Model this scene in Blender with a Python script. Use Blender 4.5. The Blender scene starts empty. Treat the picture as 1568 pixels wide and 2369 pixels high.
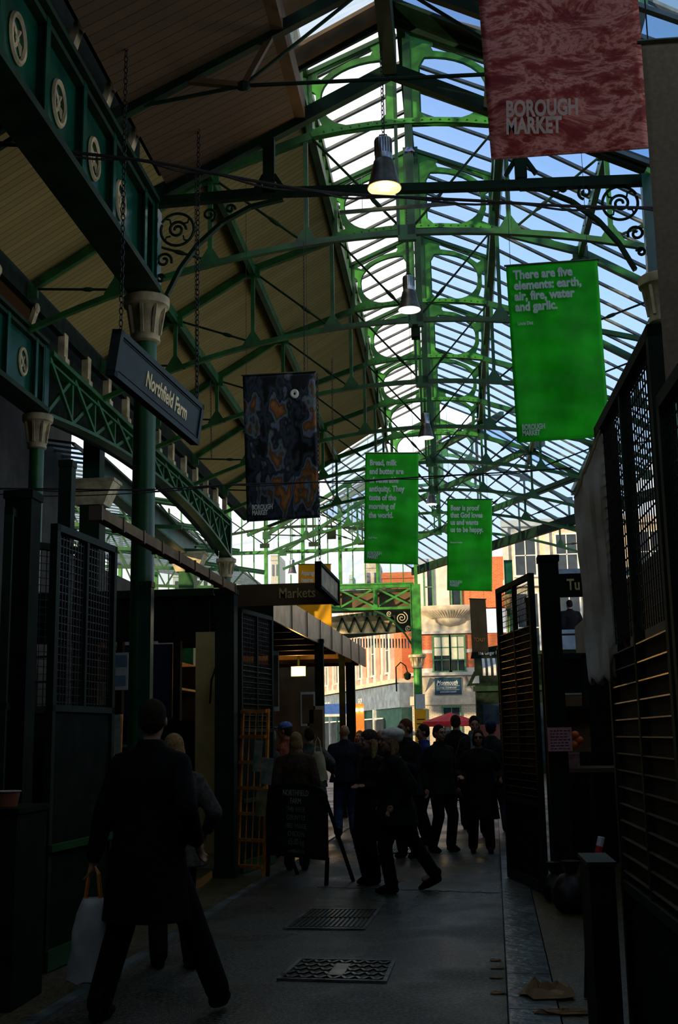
import bpy, bmesh, math, random
from math import sin, cos, pi, radians as R_
from mathutils import Vector as V, Matrix, Euler
random.seed(7)
SC = bpy.context.scene
COL = SC.collection

# ---------------------------------------------------------------- camera
CF, CP, CA, CR, CH = 2700.0, .1898, .0976, -.0172, 1.65
_R = V((cos(CA), sin(CA), 0)); _F = V((-sin(CA)*cos(CP), cos(CA)*cos(CP), sin(CP))); _U = V((sin(CA)*sin(CP), -cos(CA)*sin(CP), cos(CP)))
cam = bpy.data.cameras.new('camera'); co = bpy.data.objects.new('camera', cam); COL.objects.link(co)
cr, cu = _R*cos(CR)+_U*sin(CR), -_R*sin(CR)+_U*cos(CR)
co.matrix_world = Matrix(((cr.x, cu.x, -_F.x, 0), (cr.y, cu.y, -_F.y, 0), (cr.z, cu.z, -_F.z, CH), (0, 0, 0, 1)))
cam.sensor_fit = 'VERTICAL'; cam.sensor_height = 36; cam.lens = 36*CF/2369; cam.clip_end = 500
SC.camera = co

def ray(px, py):
    u, v = px-784, py-1184.5
    x = (u*cos(CR)+v*sin(CR))/CF; y = (-u*sin(CR)+v*cos(CR))/CF
    return _F+_R*x-_U*y
def at(px, py, Y):
    d = ray(px, py); return V((0, 0, CH))+d*(Y/d.y)
def atX(px, py, X):
    d = ray(px, py); return V((0, 0, CH))+d*(X/d.x)
def atZ(px, py, Z=0):
    d = ray(px, py); return V((0, 0, CH))+d*((Z-CH)/d.z)

# ---------------------------------------------------------------- materials
def mat(name, col, rough=.6, metal=0, var=.15, scale=8, bump=0, col2=None, spec=.5, trans=0, emit=None, estr=0, transl=0):
    m = bpy.data.materials.new(name); m.use_nodes = True
    nt = m.node_tree; N = nt.nodes; L = nt.links; b = N['Principled BSDF']
    b.inputs['Roughness'].default_value = rough; b.inputs['Metallic'].default_value = metal
    b.inputs['Specular IOR Level'].default_value = spec
    tc = N.new('ShaderNodeTexCoord'); no = N.new('ShaderNodeTexNoise'); no.inputs['Scale'].default_value = scale
    no.inputs['Detail'].default_value = 5; L.new(tc.outputs['Object'], no.inputs['Vector'])
    mx = N.new('ShaderNodeMix'); mx.data_type = 'RGBA'
    c2 = col2 or tuple(min(1, c*(1+var*2)) for c in col)
    c1 = col if col2 else tuple(c*(1-var) for c in col)
    mx.inputs[6].default_value = (*c1, 1); mx.inputs[7].default_value = (*c2, 1)
    cr_ = N.new('ShaderNodeValToRGB'); cr_.color_ramp.elements[0].position = .35; cr_.color_ramp.elements[1].position = .68
    L.new(no.outputs['Fac'], cr_.inputs['Fac']); L.new(cr_.outputs['Color'], mx.inputs[0]); L.new(mx.outputs[2], b.inputs['Base Color'])
    if bump:
        bp = N.new('ShaderNodeBump'); bp.inputs['Strength'].default_value = bump; bp.inputs['Distance'].default_value = .02
        n2 = N.new('ShaderNodeTexNoise'); n2.inputs['Scale'].default_value = scale*4; n2.inputs['Detail'].default_value = 6
        L.new(tc.outputs['Object'], n2.inputs['Vector']); L.new(n2.outputs['Fac'], bp.inputs['Height']); L.new(bp.outputs['Normal'], b.inputs['Normal'])
    if emit: b.inputs['Emission Color'].default_value = (*emit, 1); b.inputs['Emission Strength'].default_value = estr
    if transl:
        out = N['Material Output']; t = N.new('ShaderNodeBsdfTranslucent'); a = N.new('ShaderNodeMixShader'); a.inputs[0].default_value = transl
        L.new(mx.outputs[2], t.inputs['Color']); L.new(b.outputs[0], a.inputs[1]); L.new(t.outputs[0], a.inputs[2]); L.new(a.outputs[0], out.inputs[0])
    m['mixnode'] = mx.name
    return m
def glass(name, tint, haze=0, rough=.05, fac=.08):
    m = bpy.data.materials.new(name); m.use_nodes = True; nt = m.node_tree; N = nt.nodes; L = nt.links; N.clear()
    out = N.new('ShaderNodeOutputMaterial'); tr = N.new('ShaderNodeBsdfTransparent'); tr.inputs[0].default_value = (*tint, 1)
    gl = N.new('ShaderNodeBsdfGlossy'); gl.inputs['Roughness'].default_value = rough
    a = N.new('ShaderNodeMixShader'); a.inputs[0].default_value = fac; L.new(tr.outputs[0], a.inputs[1]); L.new(gl.outputs[0], a.inputs[2]); last = a
    tc = N.new('ShaderNodeTexCoord'); no = N.new('ShaderNodeTexNoise'); no.inputs['Scale'].default_value = 1.5; no.inputs['Detail'].default_value = 6
    mp = N.new('ShaderNodeMapping'); mp.inputs['Scale'].default_value = (1, 6, 1); L.new(tc.outputs['Object'], mp.inputs[0]); L.new(mp.outputs[0], no.inputs['Vector'])
    if haze:
        tl = N.new('ShaderNodeBsdfTranslucent'); tl.inputs[0].default_value = (.95, .97, 1, 1)
        b = N.new('ShaderNodeMixShader'); mu = N.new('ShaderNodeMath'); mu.operation = 'MULTIPLY'; mu.inputs[1].default_value = haze*2
        L.new(no.outputs['Fac'], mu.inputs[0]); L.new(mu.outputs[0], b.inputs[0]); L.new(a.outputs[0], b.inputs[1]); L.new(tl.outputs[0], b.inputs[2]); last = b
    L.new(last.outputs[0], out.inputs[0]); return m

def brick(name, c1, c2, mortar, sx=.22, sy=.075, rough=.85):
    m = mat(name, c1, rough); nt = m.node_tree; N = nt.nodes; L = nt.links; b = N['Principled BSDF']
    br = N.new('ShaderNodeTexBrick'); br.inputs['Color1'].default_value = (*c1, 1); br.inputs['Color2'].default_value = (*c2, 1); br.inputs['Mortar'].default_value = (*mortar, 1)
    br.inputs['Scale'].default_value = 1; br.inputs['Brick Width'].default_value = sx; br.inputs['Row Height'].default_value = sy; br.inputs['Mortar Size'].default_value = .008
    tc = N.new('ShaderNodeTexCoord'); mp = N.new('ShaderNodeMapping'); mp.inputs['Rotation'].default_value = (pi/2, 0, 0)
    L.new(tc.outputs['Object'], mp.inputs[0]); L.new(mp.outputs[0], br.inputs['Vector']); L.new(br.outputs['Color'], b.inputs['Base Color']); return m
def boards(name, c1, c2, line, w=.14):
    m = mat(name, c1, .8); nt = m.node_tree; N = nt.nodes; L = nt.links; b = N['Principled BSDF']
    tc = N.new('ShaderNodeTexCoord'); sp = N.new('ShaderNodeSeparateXYZ'); L.new(tc.outputs['Object'], sp.inputs[0])
    d = N.new('ShaderNodeMath'); d.operation = 'DIVIDE'; d.inputs[1].default_value = w; L.new(sp.outputs[1], d.inputs[0])
    fr = N.new('ShaderNodeMath'); fr.operation = 'FRACT'; L.new(d.outputs[0], fr.inputs[0])
    fl = N.new('ShaderNodeMath'); fl.operation = 'FLOOR'; L.new(d.outputs[0], fl.inputs[0])
    wn = N.new('ShaderNodeTexWhiteNoise'); wn.noise_dimensions = '1D'; L.new(fl.outputs[0], wn.inputs['W'])
    mx = N.new('ShaderNodeMix'); mx.data_type = 'RGBA'; mx.inputs[6].default_value = (*c1, 1); mx.inputs[7].default_value = (*c2, 1); L.new(wn.outputs[0], mx.inputs[0])
    gt = N.new('ShaderNodeMath'); gt.operation = 'LESS_THAN'; gt.inputs[1].default_value = .09; L.new(fr.outputs[0], gt.inputs[0])
    m2 = N.new('ShaderNodeMix'); m2.data_type = 'RGBA'; m2.inputs[7].default_value = (*line, 1); L.new(gt.outputs[0], m2.inputs[0]); L.new(mx.outputs[2], m2.inputs[6])
    L.new(m2.outputs[2], b.inputs['Base Color']); return m

M = {}
M['iron'] = mat('green_iron_paint', (.008, .075, .014), .42, var=.35, scale=3, bump=.15)
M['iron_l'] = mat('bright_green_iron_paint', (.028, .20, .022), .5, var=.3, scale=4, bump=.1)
M['iron_d'] = mat('dark_shaded_iron_paint', (.004, .02, .006), .65, var=.4, scale=3, bump=.1, spec=.25)  # Darker copy of the green; puts silhouette shade on the near trusses
M['iron_b'] = mat('blue_green_gloss_paint', (.004, .055, .032), .22, var=.3, scale=2, bump=.1)
M['steelblue'] = mat('pale_blue_steel_paint', (.11, .2, .2), .35, var=.2, scale=2)
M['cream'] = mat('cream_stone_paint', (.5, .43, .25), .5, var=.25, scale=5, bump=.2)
M['cream_d'] = mat('worn_cream_paint', (.38, .3, .16), .6, var=.35, scale=4, bump=.2)
M['black'] = mat('black_paint', (.006, .012, .006), .75, var=.4, scale=5, spec=.1)
M['iron_s'] = mat('green_column_paint', (.006, .075, .014), .35, var=.3, scale=2, bump=.1)
M['rubber'] = mat('black_rubber', (.006, .006, .006), .5, var=.3)
M['steel'] = mat('galvanised_steel', (.17, .17, .14), .3, metal=.9, var=.3, scale=4)
M['alu'] = mat('brushed_aluminium', (.5, .52, .55), .28, metal=1, var=.15, scale=12)
M['lampin'] = mat('lamp_reflector', (.9, .8, .5), .35, metal=.2, emit=(1, .62, .16), estr=.95)
M['lampin_w'] = mat('lamp_reflector_cool', (.9, .85, .8), .25, metal=.6, emit=(1, .86, .74), estr=1.3)
M['bulb'] = mat('lit_bulb', (1, .9, .7), .5, emit=(1, .85, .5), estr=12)
M['rope'] = mat('dark_cable', (.015, .01, .008), .7, var=.4, scale=30)
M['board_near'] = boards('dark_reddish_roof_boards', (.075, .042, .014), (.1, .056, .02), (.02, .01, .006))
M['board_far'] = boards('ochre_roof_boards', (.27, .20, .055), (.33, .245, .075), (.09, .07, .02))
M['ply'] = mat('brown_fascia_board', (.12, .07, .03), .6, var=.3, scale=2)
M['board_unlit'] = boards('unlit_aisle_boards', (.12, .085, .03), (.15, .105, .04), (.04, .03, .012))  # Darker copy of the ochre boards, with the unlit aisle's shade in its colour
M['glass_l'] = glass('hazy_roof_glass', (.96, .98, 1), haze=.45, fac=.04)
M['glass_r'] = glass('sky_tinted_roof_glass', (.80, .90, 1), haze=.06, fac=.06)  # Blue tint puts the sky's reflection into the pane colour
M['glass_s'] = glass('side_roof_glass', (.78, .9, 1), haze=.03, fac=.07)  # Same reflected sky blue put into the tint of this slope
M['glass_c'] = glass('clear_window_glass', (.92, .95, .96), fac=.1)
M['green_b'] = mat('green_banner_cloth', (.03, .66, .02), .55, var=.14, scale=2.5, bump=.25, transl=.5)
M['yellow_b'] = mat('yellow_banner_cloth', (.9, .55, .02), .6, var=.06, scale=2, transl=.5)
M['brown_b'] = mat('brown_banner_cloth', (.16, .10, .035), .6, var=.1, scale=3, transl=.3)
M['grey_b'] = mat('taupe_banner_back', (.4, .31, .21), .8, var=.08, scale=40, transl=.25)
M['txt_w'] = mat('white_print', (.8, .85, .75), .6, var=.05)
M['txt_p'] = mat('pale_print', (.95, .78, .7), .6, var=.05, transl=.4)
M['txt_g'] = mat('grey_green_print', (.85, .92, .9), .6, var=.05, transl=.4)
M['gold'] = mat('gold_print', (.85, .64, .28), .5, var=.1)
M['white'] = mat('white_paint', (.75, .75, .72), .5, var=.1, scale=5)
M['paper'] = mat('white_paper', (.6, .6, .58), .7, var=.1, scale=15)
M['pink'] = mat('pink_paper', (.55, .25, .3), .7, var=.1, scale=15)
M['wood'] = mat('orange_varnished_wood', (.75, .24, .04), .45, var=.3, scale=8)
M['card'] = mat('cardboard', (.28, .17, .08), .8, var=.2, scale=5)
M['skin'] = mat('skin', (.42, .22, .15), .5, var=.12, scale=12)
M['bluecloth'] = mat('denim', (.03, .055, .14), .85, var=.35, scale=20)
M['red'] = mat('red_canvas', (.8, .03, .04), .6, var=.15, scale=3, transl=.3)
M['stone'] = mat('pale_stone', (.62, .55, .42), .7, var=.15, scale=3, bump=.2)
M['stonew'] = mat('white_render', (.66, .62, .56), .7, var=.12, scale=2)
M['brick'] = brick('orange_red_brick', (.62, .12, .03), (.75, .19, .06), (.5, .3, .2))
M['gbrick'] = brick('cream_glazed_brick', (.62, .54, .4), (.7, .62, .46), (.3, .26, .2), .25, .09, .5)
M['winf'] = mat('green_window_paint', (.08, .22, .1), .5, var=.15)
M['teal'] = mat('teal_shop_paint', (.015, .06, .06), .5, var=.2, scale=3)
M['bluegrey'] = mat('blue_grey_shop_paint', (.16, .22, .30), .5, var=.2, scale=3)
M['navy'] = mat('dark_blue_sign_paint', (.015, .06, .10), .4, var=.1)
M['signblue'] = mat('dark_slate_sign_paint', (.012, .032, .03), .7, var=.15, scale=6)
M['blind'] = mat('cream_window_blind', (.85, .82, .6), .8, var=.05, emit=None)
M['wdark'] = mat('dark_window_pane', (.02, .03, .04), .08, var=.3, scale=2)
M['chalk'] = mat('blackboard_paint', (.008, .016, .012), .5, var=.3, scale=6)
M['chalkline'] = mat('chalk', (.85, .88, .85), .9, var=.3, scale=30)
M['kerb'] = mat('wet_granite_kerb', (.10, .12, .13), .28, var=.5, scale=3, bump=.6)
M['wall'] = mat('dark_market_wall', (.03, .03, .02), .8, var=.4, scale=2)
M['concrete'] = mat('stained_concrete', (.07, .06, .045), .6, var=.4, scale=2, bump=.4)

def floor_mat(name, c1, c2, wet):
    m = bpy.data.materials.new(name); m.use_nodes = True; nt = m.node_tree; N = nt.nodes; L = nt.links; b = N['Principled BSDF']
    tc = N.new('ShaderNodeTexCoord')
    def noise(s, d=6):
        n = N.new('ShaderNodeTexNoise'); n.inputs['Scale'].default_value = s; n.inputs['Detail'].default_value = d; L.new(tc.outputs['Object'], n.inputs['Vector']); return n
    n1 = noise(38, 5); n2 = noise(.9); mx = N.new('ShaderNodeMix'); mx.data_type = 'RGBA'; mx.inputs[6].default_value = (*c1, 1); mx.inputs[7].default_value = (*c2, 1)
    r1 = N.new('ShaderNodeValToRGB'); r1.color_ramp.elements[0].position = .42; r1.color_ramp.elements[1].position = .66; L.new(n1.outputs['Fac'], r1.inputs[0]); L.new(r1.outputs[0], mx.inputs[0]); L.new(mx.outputs[2], b.inputs['Base Color'])
    rp = N.new('ShaderNodeValToRGB'); rp.color_ramp.elements[0].position = .42; rp.color_ramp.elements[1].position = .6
    rp.color_ramp.elements[0].color = (wet, wet, wet, 1); rp.color_ramp.elements[1].color = (.55, .55, .55, 1)
    L.new(n2.outputs['Fac'], rp.inputs[0]); L.new(rp.outputs[0], b.inputs['Roughness'])
    bp = N.new('ShaderNodeBump'); bp.inputs['Strength'].default_value = 1.0; bp.inputs['Distance'].default_value = .006
    n3 = noise(110, 2); L.new(n3.outputs['Fac'], bp.inputs['Height']); L.new(bp.outputs[0], b.inputs['Normal']); return m
M['road'] = floor_mat('wet_asphalt', (.016, .017, .014), (.13, .13, .11), .24)
M['pave'] = floor_mat('wet_paving', (.035, .03, .012), (.14, .11, .05), .3)

# ---------------------------------------------------------------- mesh builder
class MB:
    def __init__(s): s.v = []; s.f = []; s.m = []
    def add(s, vs, fs, mi=0):
        o = len(s.v); s.v += [tuple(v) for v in vs]; s.f += [tuple(i+o for i in f) for f in fs]; s.m += [mi]*len(fs); return s
    def hexa(s, P, mi=0):
        return s.add(P, [(0, 3, 2, 1), (4, 5, 6, 7), (0, 1, 5, 4), (1, 2, 6, 5), (2, 3, 7, 6), (3, 0, 4, 7)], mi)
    def box(s, x0, y0, z0, x1, y1, z1, mi=0):
        return s.hexa([(x0, y0, z0), (x1, y0, z0), (x1, y1, z0), (x0, y1, z0), (x0, y0, z1), (x1, y0, z1), (x1, y1, z1), (x0, y1, z1)], mi)
    def beam(s, a, b, w, h, up=(0, 0, 1), mi=0):
        a, b = V(a), V(b); d = (b-a).normalized(); up = V(up)
        if abs(d.dot(up)) > .98: up = V((0, 1, 0)) if abs(d.y) < .9 else V((1, 0, 0))
        r = d.cross(up).normalized()*w/2; u = r.cross(d).normalized()*h/2
        return s.hexa([a-r-u, a+r-u, b+r-u, b-r-u, a-r+u, a+r+u, b+r+u, b-r+u], mi)
    def tube(s, pts, r, n=8, mi=0, close=False):
        pts = [V(p) for p in pts]; k = len(pts); rs = r if isinstance(r, (list, tuple)) else [r]*k
        vs = []; fs = []; pr = None
        for i, p in enumerate(pts):
            if close: d = (pts[(i+1) % k]-pts[i-1])
            else: d = pts[min(i+1, k-1)]-pts[max(i-1, 0)]
            d.normalize()
            if pr is None: x = d.orthogonal().normalized()
            else: x = (pr-d*pr.dot(d)); x = x.normalized() if x.length > 1e-6 else d.orthogonal().normalized()
            pr = x; y = d.cross(x)
            for j in range(n):
                t = 2*pi*j/n; vs.append(p+(x*cos(t)+y*sin(t))*rs[i])
        for i in range(k if close else k-1):
            a = i*n; b = ((i+1) % k)*n
            for j in range(n): fs.append((a+j, a+(j+1) % n, b+(j+1) % n, b+j))
        if not close: fs.append(tuple(range(n))[::-1]); fs.append(tuple((k-1)*n+j for j in range(n)))
        return s.add(vs, fs, mi)
    def lathe(s, prof, c, n=20, mi=0, sx=1, sy=1):
        c = V(c); vs = []; fs = []
        for (r, z) in prof:
            for j in range(n):
                t = 2*pi*j/n; vs.append(c+V((cos(t)*r*sx, sin(t)*r*sy, z)))
        for i in range(len(prof)-1):
            for j in range(n): fs.append((i*n+j, i*n+(j+1) % n, (i+1)*n+(j+1) % n, (i+1)*n+j))
        fs.append(tuple(range(n))[::-1]); fs.append(tuple((len(prof)-1)*n+j for j in range(n)))
        return s.add(vs, fs, mi)
    def ell(s, c, rx, ry, rz, n=12, mi=0):
        k = n//2+1; return s.lathe([(max(sin(pi*i/k), .02), -cos(pi*i/k)*rz) for i in range(k+1)], c, n, mi, rx, ry)
    def quad(s, a, b, c, d, t=.01, mi=0):
        a, b, c, d = map(V, (a, b, c, d)); n = (b-a).cross(d-a).normalized()*t
        return s.hexa([a, b, c, d, a+n, b+n, c+n, d+n], mi)
    def build(s, name, m, parent=None, smooth=False, mw=None):
        me = bpy.data.meshes.new(name); me.from_pydata(s.v, [], s.f); me.update()
        for x in (m if isinstance(m, (list, tuple)) else [m]): me.materials.append(M[x] if isinstance(x, str) else x)
        if any(s.m): me.polygons.foreach_set('material_index', s.m)
        if smooth:
            me.polygons.foreach_set('use_smooth', [True]*len(me.polygons))
            try: me.set_sharp_from_angle(angle=R_(40))
            except Exception: pass
        o = bpy.data.objects.new(name, me); COL.objects.link(o)
        if parent: o.parent = parent
        return o
def tag(o, label, cat=None, group=None, kind=None):
    if label: o['label'] = label
    if cat: o['category'] = cat
    if group: o['group'] = group
    if kind: o['kind'] = kind
    return o
def empty(name, loc=(0, 0, 0), label=None, cat=None, group=None, rz=0):
    o = bpy.data.objects.new(name, None); COL.objects.link(o); o.location = loc; o.rotation_euler = (0, 0, rz); o.empty_display_size = .1
    return tag(o, label, cat, group)
def struct(o, label=None, cat='structure'):
    o['kind'] = 'structure'; o['category'] = cat
    if label: o['label'] = label
    return o
def copy_tree(o, parent=None):
    c = o.copy(); COL.objects.link(c)
    if parent: c.parent = parent
    for ch in list(o.children): copy_tree(ch, c)
    return c
_tc = {}
def text(name, body, size, m, parent, loc, rot=(pi/2, 0, 0), sx=.62, bold=.012, align='LEFT', ls=1.0, ext=.004, shear=0):
    cu = bpy.data.curves.new(name, 'FONT'); cu.body = body; cu.size = size; cu.extrude = ext; cu.offset = bold*size; cu.align_x = align; cu.space_line = ls; cu.resolution_u = 3; cu.shear = shear
    t = bpy.data.objects.new('t', cu); COL.objects.link(t)
    dg = bpy.context.evaluated_depsgraph_get(); me = bpy.data.meshes.new_from_object(t.evaluated_get(dg)); bpy.data.objects.remove(t)
    me.transform(Matrix.Diagonal((sx, 1, 1, 1)))
    me.materials.clear(); me.materials.append(M[m] if isinstance(m, str) else m); me.name = name
    o = bpy.data.objects.new(name, me); COL.objects.link(o); o.location = loc; o.rotation_euler = rot
    if parent: o.parent = parent
    return o
def plate(name, polys, ext, m, parent, mw=None):
    """flat plate in the XZ plane (thickness along Y) from an outline and holes"""
    cu = bpy.data.curves.new(name, 'CURVE'); cu.dimensions = '2D'; cu.fill_mode = 'BOTH'; cu.extrude = ext
    for P in polys:
        sp = cu.splines.new('POLY'); sp.points.add(len(P)-1); sp.use_cyclic_u = True
        for i, (x, z) in enumerate(P): sp.points[i].co = (x, z, 0, 1)
    t = bpy.data.objects.new('t', cu); COL.objects.link(t)
    dg = bpy.context.evaluated_depsgraph_get(); me = bpy.data.meshes.new_from_object(t.evaluated_get(dg)); bpy.data.objects.remove(t)
    me.transform(Matrix.Rotation(pi/2, 4, 'X')); me.materials.clear(); me.materials.append(M[m]); me.name = name
    o = bpy.data.objects.new(name, me); COL.objects.link(o)
    if parent: o.parent = parent
    return o
def arc(c, r, a0, a1, n=10, k=1):
    return [(c[0]+r*cos(a0+(a1-a0)*i/n), c[1]+r*k*sin(a0+(a1-a0)*i/n)) for i in range(n+1)]
def spiral(cx, cz, r0, r1, a0, turns, n=40):
    return [(cx+(r0+(r1-r0)*i/n)*cos(a0+turns*2*pi*i/n), cz+(r0+(r1-r0)*i/n)*sin(a0+turns*2*pi*i/n)) for i in range(n+1)]
def chain(mb, a, b, step=.05, r=.018, wr=.005):
    a, b = V(a), V(b); L = (b-a).length; n = max(2, int(L/step)); d = (b-a)/n; dn = d.normalized(); x = dn.orthogonal().normalized(); y = dn.cross(x)
    for i in range(n):
        c = a+d*(i+.5); s = x if i % 2 else y
        mb.tube([c+dn*sin(t)*step*.62+s*cos(t)*r for t in [2*pi*k/8 for k in range(8)]], wr, 4, close=True)
# ================================================================= ROOF
RX = -.53
def zb(dx): return 11.55-.6*(abs(dx)-1.5)
def zl(dx): return 9.3-.035*dx*dx
def slab(name, P, t, m, label=None, kind='structure'):
    mb = MB(); P = [V(p) for p in P]; n = (P[1]-P[0]).cross(P[3]-P[0]).normalized()
    if n.z < 0: n = -n
    mb.hexa(P+[p+n*t for p in P]); o = mb.build(name, m); return struct(o, label, 'ceiling')
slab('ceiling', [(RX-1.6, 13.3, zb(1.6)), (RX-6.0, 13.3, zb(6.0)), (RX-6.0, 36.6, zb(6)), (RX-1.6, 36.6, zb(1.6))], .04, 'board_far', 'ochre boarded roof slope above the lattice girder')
slab('ceiling', [(-3.75, 5, zb(3.22)), (RX-6.0, 5, zb(6.0)), (RX-6.0, 13.3, zb(6)), (-3.75, 13.3, zb(3.22))], .04, 'board_unlit', 'boarded roof slope of the left aisle nearest the camera')
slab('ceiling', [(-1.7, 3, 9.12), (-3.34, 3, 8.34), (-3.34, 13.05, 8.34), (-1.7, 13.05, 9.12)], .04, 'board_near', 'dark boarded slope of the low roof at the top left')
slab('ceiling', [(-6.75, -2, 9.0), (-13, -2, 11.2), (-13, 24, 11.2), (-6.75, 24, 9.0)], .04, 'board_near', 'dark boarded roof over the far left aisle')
# deep edge beam between near boards and girder
def sbeam(name, a, b, w, h, m, label, kind='structure', cat='beam'):
    o = MB().beam(a, b, w, h).build(name, m); return struct(o, label, cat)
sbeam('trim_1', (-3.42, 3, 8.75), (-3.42, 13.2, 8.75), .12, .42, 'black', 'black gutter board above the rosette girder')
sbeam('trim_2', (RX-6.1, 5, 8.72), (RX-6.1, 36.6, 8.72), .12, .35, 'black', 'black gutter board along the foot of the ochre roof slope')
sbeam('trim_3', (-.56, 3, 9.85), (-.56, 13.1, 9.85), .17, .5, 'iron_d', 'deep dark ridge beam at the top of the picture')
sbeam('trim_4', (-1.68, 3, 9.25), (-1.68, 13.05, 9.25), .14, .3, 'ply', 'brown edge board beside the nearest roof opening')

struct(MB().box(-3.76, 3, 8.12, -3.72, 13.2, 10.5).build('trim_15', 'black'), 'black upright board behind the cream eaves brackets of the rosette girder', 'board')
# glazing helper: glass + bars
def glazing(name, A, B, C, D, gm, step, label, bw=.075, bh=.045, bm='iron_d'):
    """A-B along the eave, D-C along the top; bars run from AB to DC"""
    A, B, C, D = map(V, (A, B, C, D)); n = (B-A).cross(D-A).normalized()
    if n.z < 0: n = -n
    o = MB().hexa([A, B, C, D]+[p+n*.008 for p in (A, B, C, D)]).build(name, gm); struct(o, label, 'roof glazing')
    k = max(1, round((B-A).length/step)); mb = MB()
    for i in range(k+1):
        t = i/k; mb.beam(A.lerp(B, t)-n*.03, D.lerp(C, t)-n*.03, bw, bh, up=n)
    mb.beam(A-n*.04, B-n*.04, .06, .07, up=n); mb.beam(D-n*.04, C-n*.04, .06, .07, up=n)
    b = mb.build('glazing_bars', bm, o); return o
ST = .8
M['bar_w'] = mat('backlit_bar_paint', (.16, .18, .19), .4, var=.2)  # Bar colour lightened to carry the daylight coming through
zr = 12.9; ze = 12.15; e = 1.62
glazing('window_1', (RX-e, 13.3, ze), (RX-e, 38.5, ze), (RX, 38.5, zr), (RX, 13.3, zr), 'glass_l', ST, 'hazy white glazed left slope of the roof lantern', bm='bar_w')
glazing('window_2', (RX+e, 13.3, ze), (RX+e, 38.5, ze), (RX, 38.5, zr), (RX, 13.3, zr), 'glass_r', ST, 'sky-tinted glazed right slope of the roof lantern', bm='bar_w')
glazing('window_3', (RX+5.95, 13.3, zb(5.95)), (RX+5.95, 37.8, zb(5.95)), (RX+1.65, 37.8, zb(1.65)), (RX+1.65, 13.3, zb(1.65)), 'glass_s', ST, 'sky-tinted glazed right slope of the main roof', bm='bar_w')
glazing('window_4', (RX-3.7, 36.8, zb(3.7)), (RX-3.7, 44.4, zb(3.7)), (RX-1.65, 44.4, zb(1.65)), (RX-1.65, 36.8, zb(1.65)), 'glass_r', ST, 'far glazed left slope beyond the boarded roof', bm='bar_w')
glazing('window_5', (2.5, 3, 8.2), (2.5, 13.0, 8.2), (.62, 13.0, 9.12), (.62, 3, 9.12), 'glass_s', .45, 'glazed slope of the nearest low roof, behind the red banner', bm='bar_w')
glazing('window_6', (-1.9, 3, 9.8), (-1.9, 13.0, 9.8), (-.56, 13.0, 10.5), (-.56, 3, 10.5), 'glass_r', 1.1, 'left slope of the nearest roof lantern at the top edge', bw=.5, bh=.05, bm='ply')
glazing('window_7', (.78, 3, 9.8), (.78, 13.0, 9.8), (-.56, 13.0, 10.5), (-.56, 3, 10.5), 'glass_r', 1.1, 'right slope of the nearest roof lantern at the top edge', bw=.5, bh=.05, bm='iron_d')
# hip slope at the far end
E1, E2 = V((5.2, 38.2, 9.0)), V((-1.8, 52, 9.0)); dh = (E2-E1).normalized(); nh = V((-dh.y, dh.x, 0)); 
if nh.x > 0: nh = -nh
HT = nh*4.6+V((0, 0, 2.55))
glazing('window_8', E1, E2, E2+HT, E1+HT, 'glass_r', ST, 'far diagonal glazed roof slope above the street end', bm='bar_w')
for i, k in enumerate((.32, .66, .97)):
    sbeam('trim_%d' % (5+i), E1+HT*k-dh*1+V((0, 0, -.12)), E2+HT*k+V((0, 0, -.12)), .12, .2, 'iron', ('lowest', 'middle', 'topmost')[i]+' diagonal purlin under the far glazed slope')
sbeam('trim_8', E1-dh*3+V((0, 0, -.15)), E2+V((0, 0, -.15)), .16, .34, 'iron_d', 'dark eaves beam under the far diagonal glazed slope')
# ridge beam & lantern sides
sbeam('trim_9', (RX, 13.2, zr-.16), (RX, 38.5, zr-.16), .13, .22, 'iron_d', 'dark ridge beam of the roof lantern')
for s, i in ((-1, 0), (1, 1)):
    o = MB().box(RX+s*1.56-.004, 13.3, 11.56, RX+s*1.56+.004, 38.5, 12.1).build('window_%d' % (9+i), 'glass_c'); struct(o, ('left', 'right')[i]+' upright strip of glass at the side of the roof lantern', 'roof glazing')
    mb = MB()
    mb.box(RX+s*1.56-.05, 13.2, 12.04, RX+s*1.56+.05, 38.6, 12.2); mb.box(RX+s*1.56-.06, 13.2, 11.4, RX+s*1.56+.06, 38.6, 11.6)
    for k in range(49): mb.box(RX+s*1.56-.03, 13.3+.52*k, 11.5, RX+s*1.56+.03, 13.34+.52*k, 12.1)
    mb.build('glazing_frame', 'iron', o)
# purlins
for s in (-1, 1):
    for j, dx in enumerate((3.1, 4.6)):
        mb = MB().beam((RX+s*dx, 13.2, zb(dx)-.13), (RX+s*dx, 36.6 if s < 0 else 39, zb(dx)-.13), .1, .2)
        for k in range(70): mb.ell((RX+s*dx+(-s)*.055, 13.5+k*.33, zb(dx)-.1), .014, .014, .014, 6, 1)
        o = mb.build('purlin', ['iron', 'iron_l'])
        tag(o, ('left' if s < 0 else 'right')+' riveted green purlin, '+('upper' if j == 0 else 'lower')+' of the two under the '+('ochre boards' if s < 0 else 'sky-tinted glass slope'), 'purlin')

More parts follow.
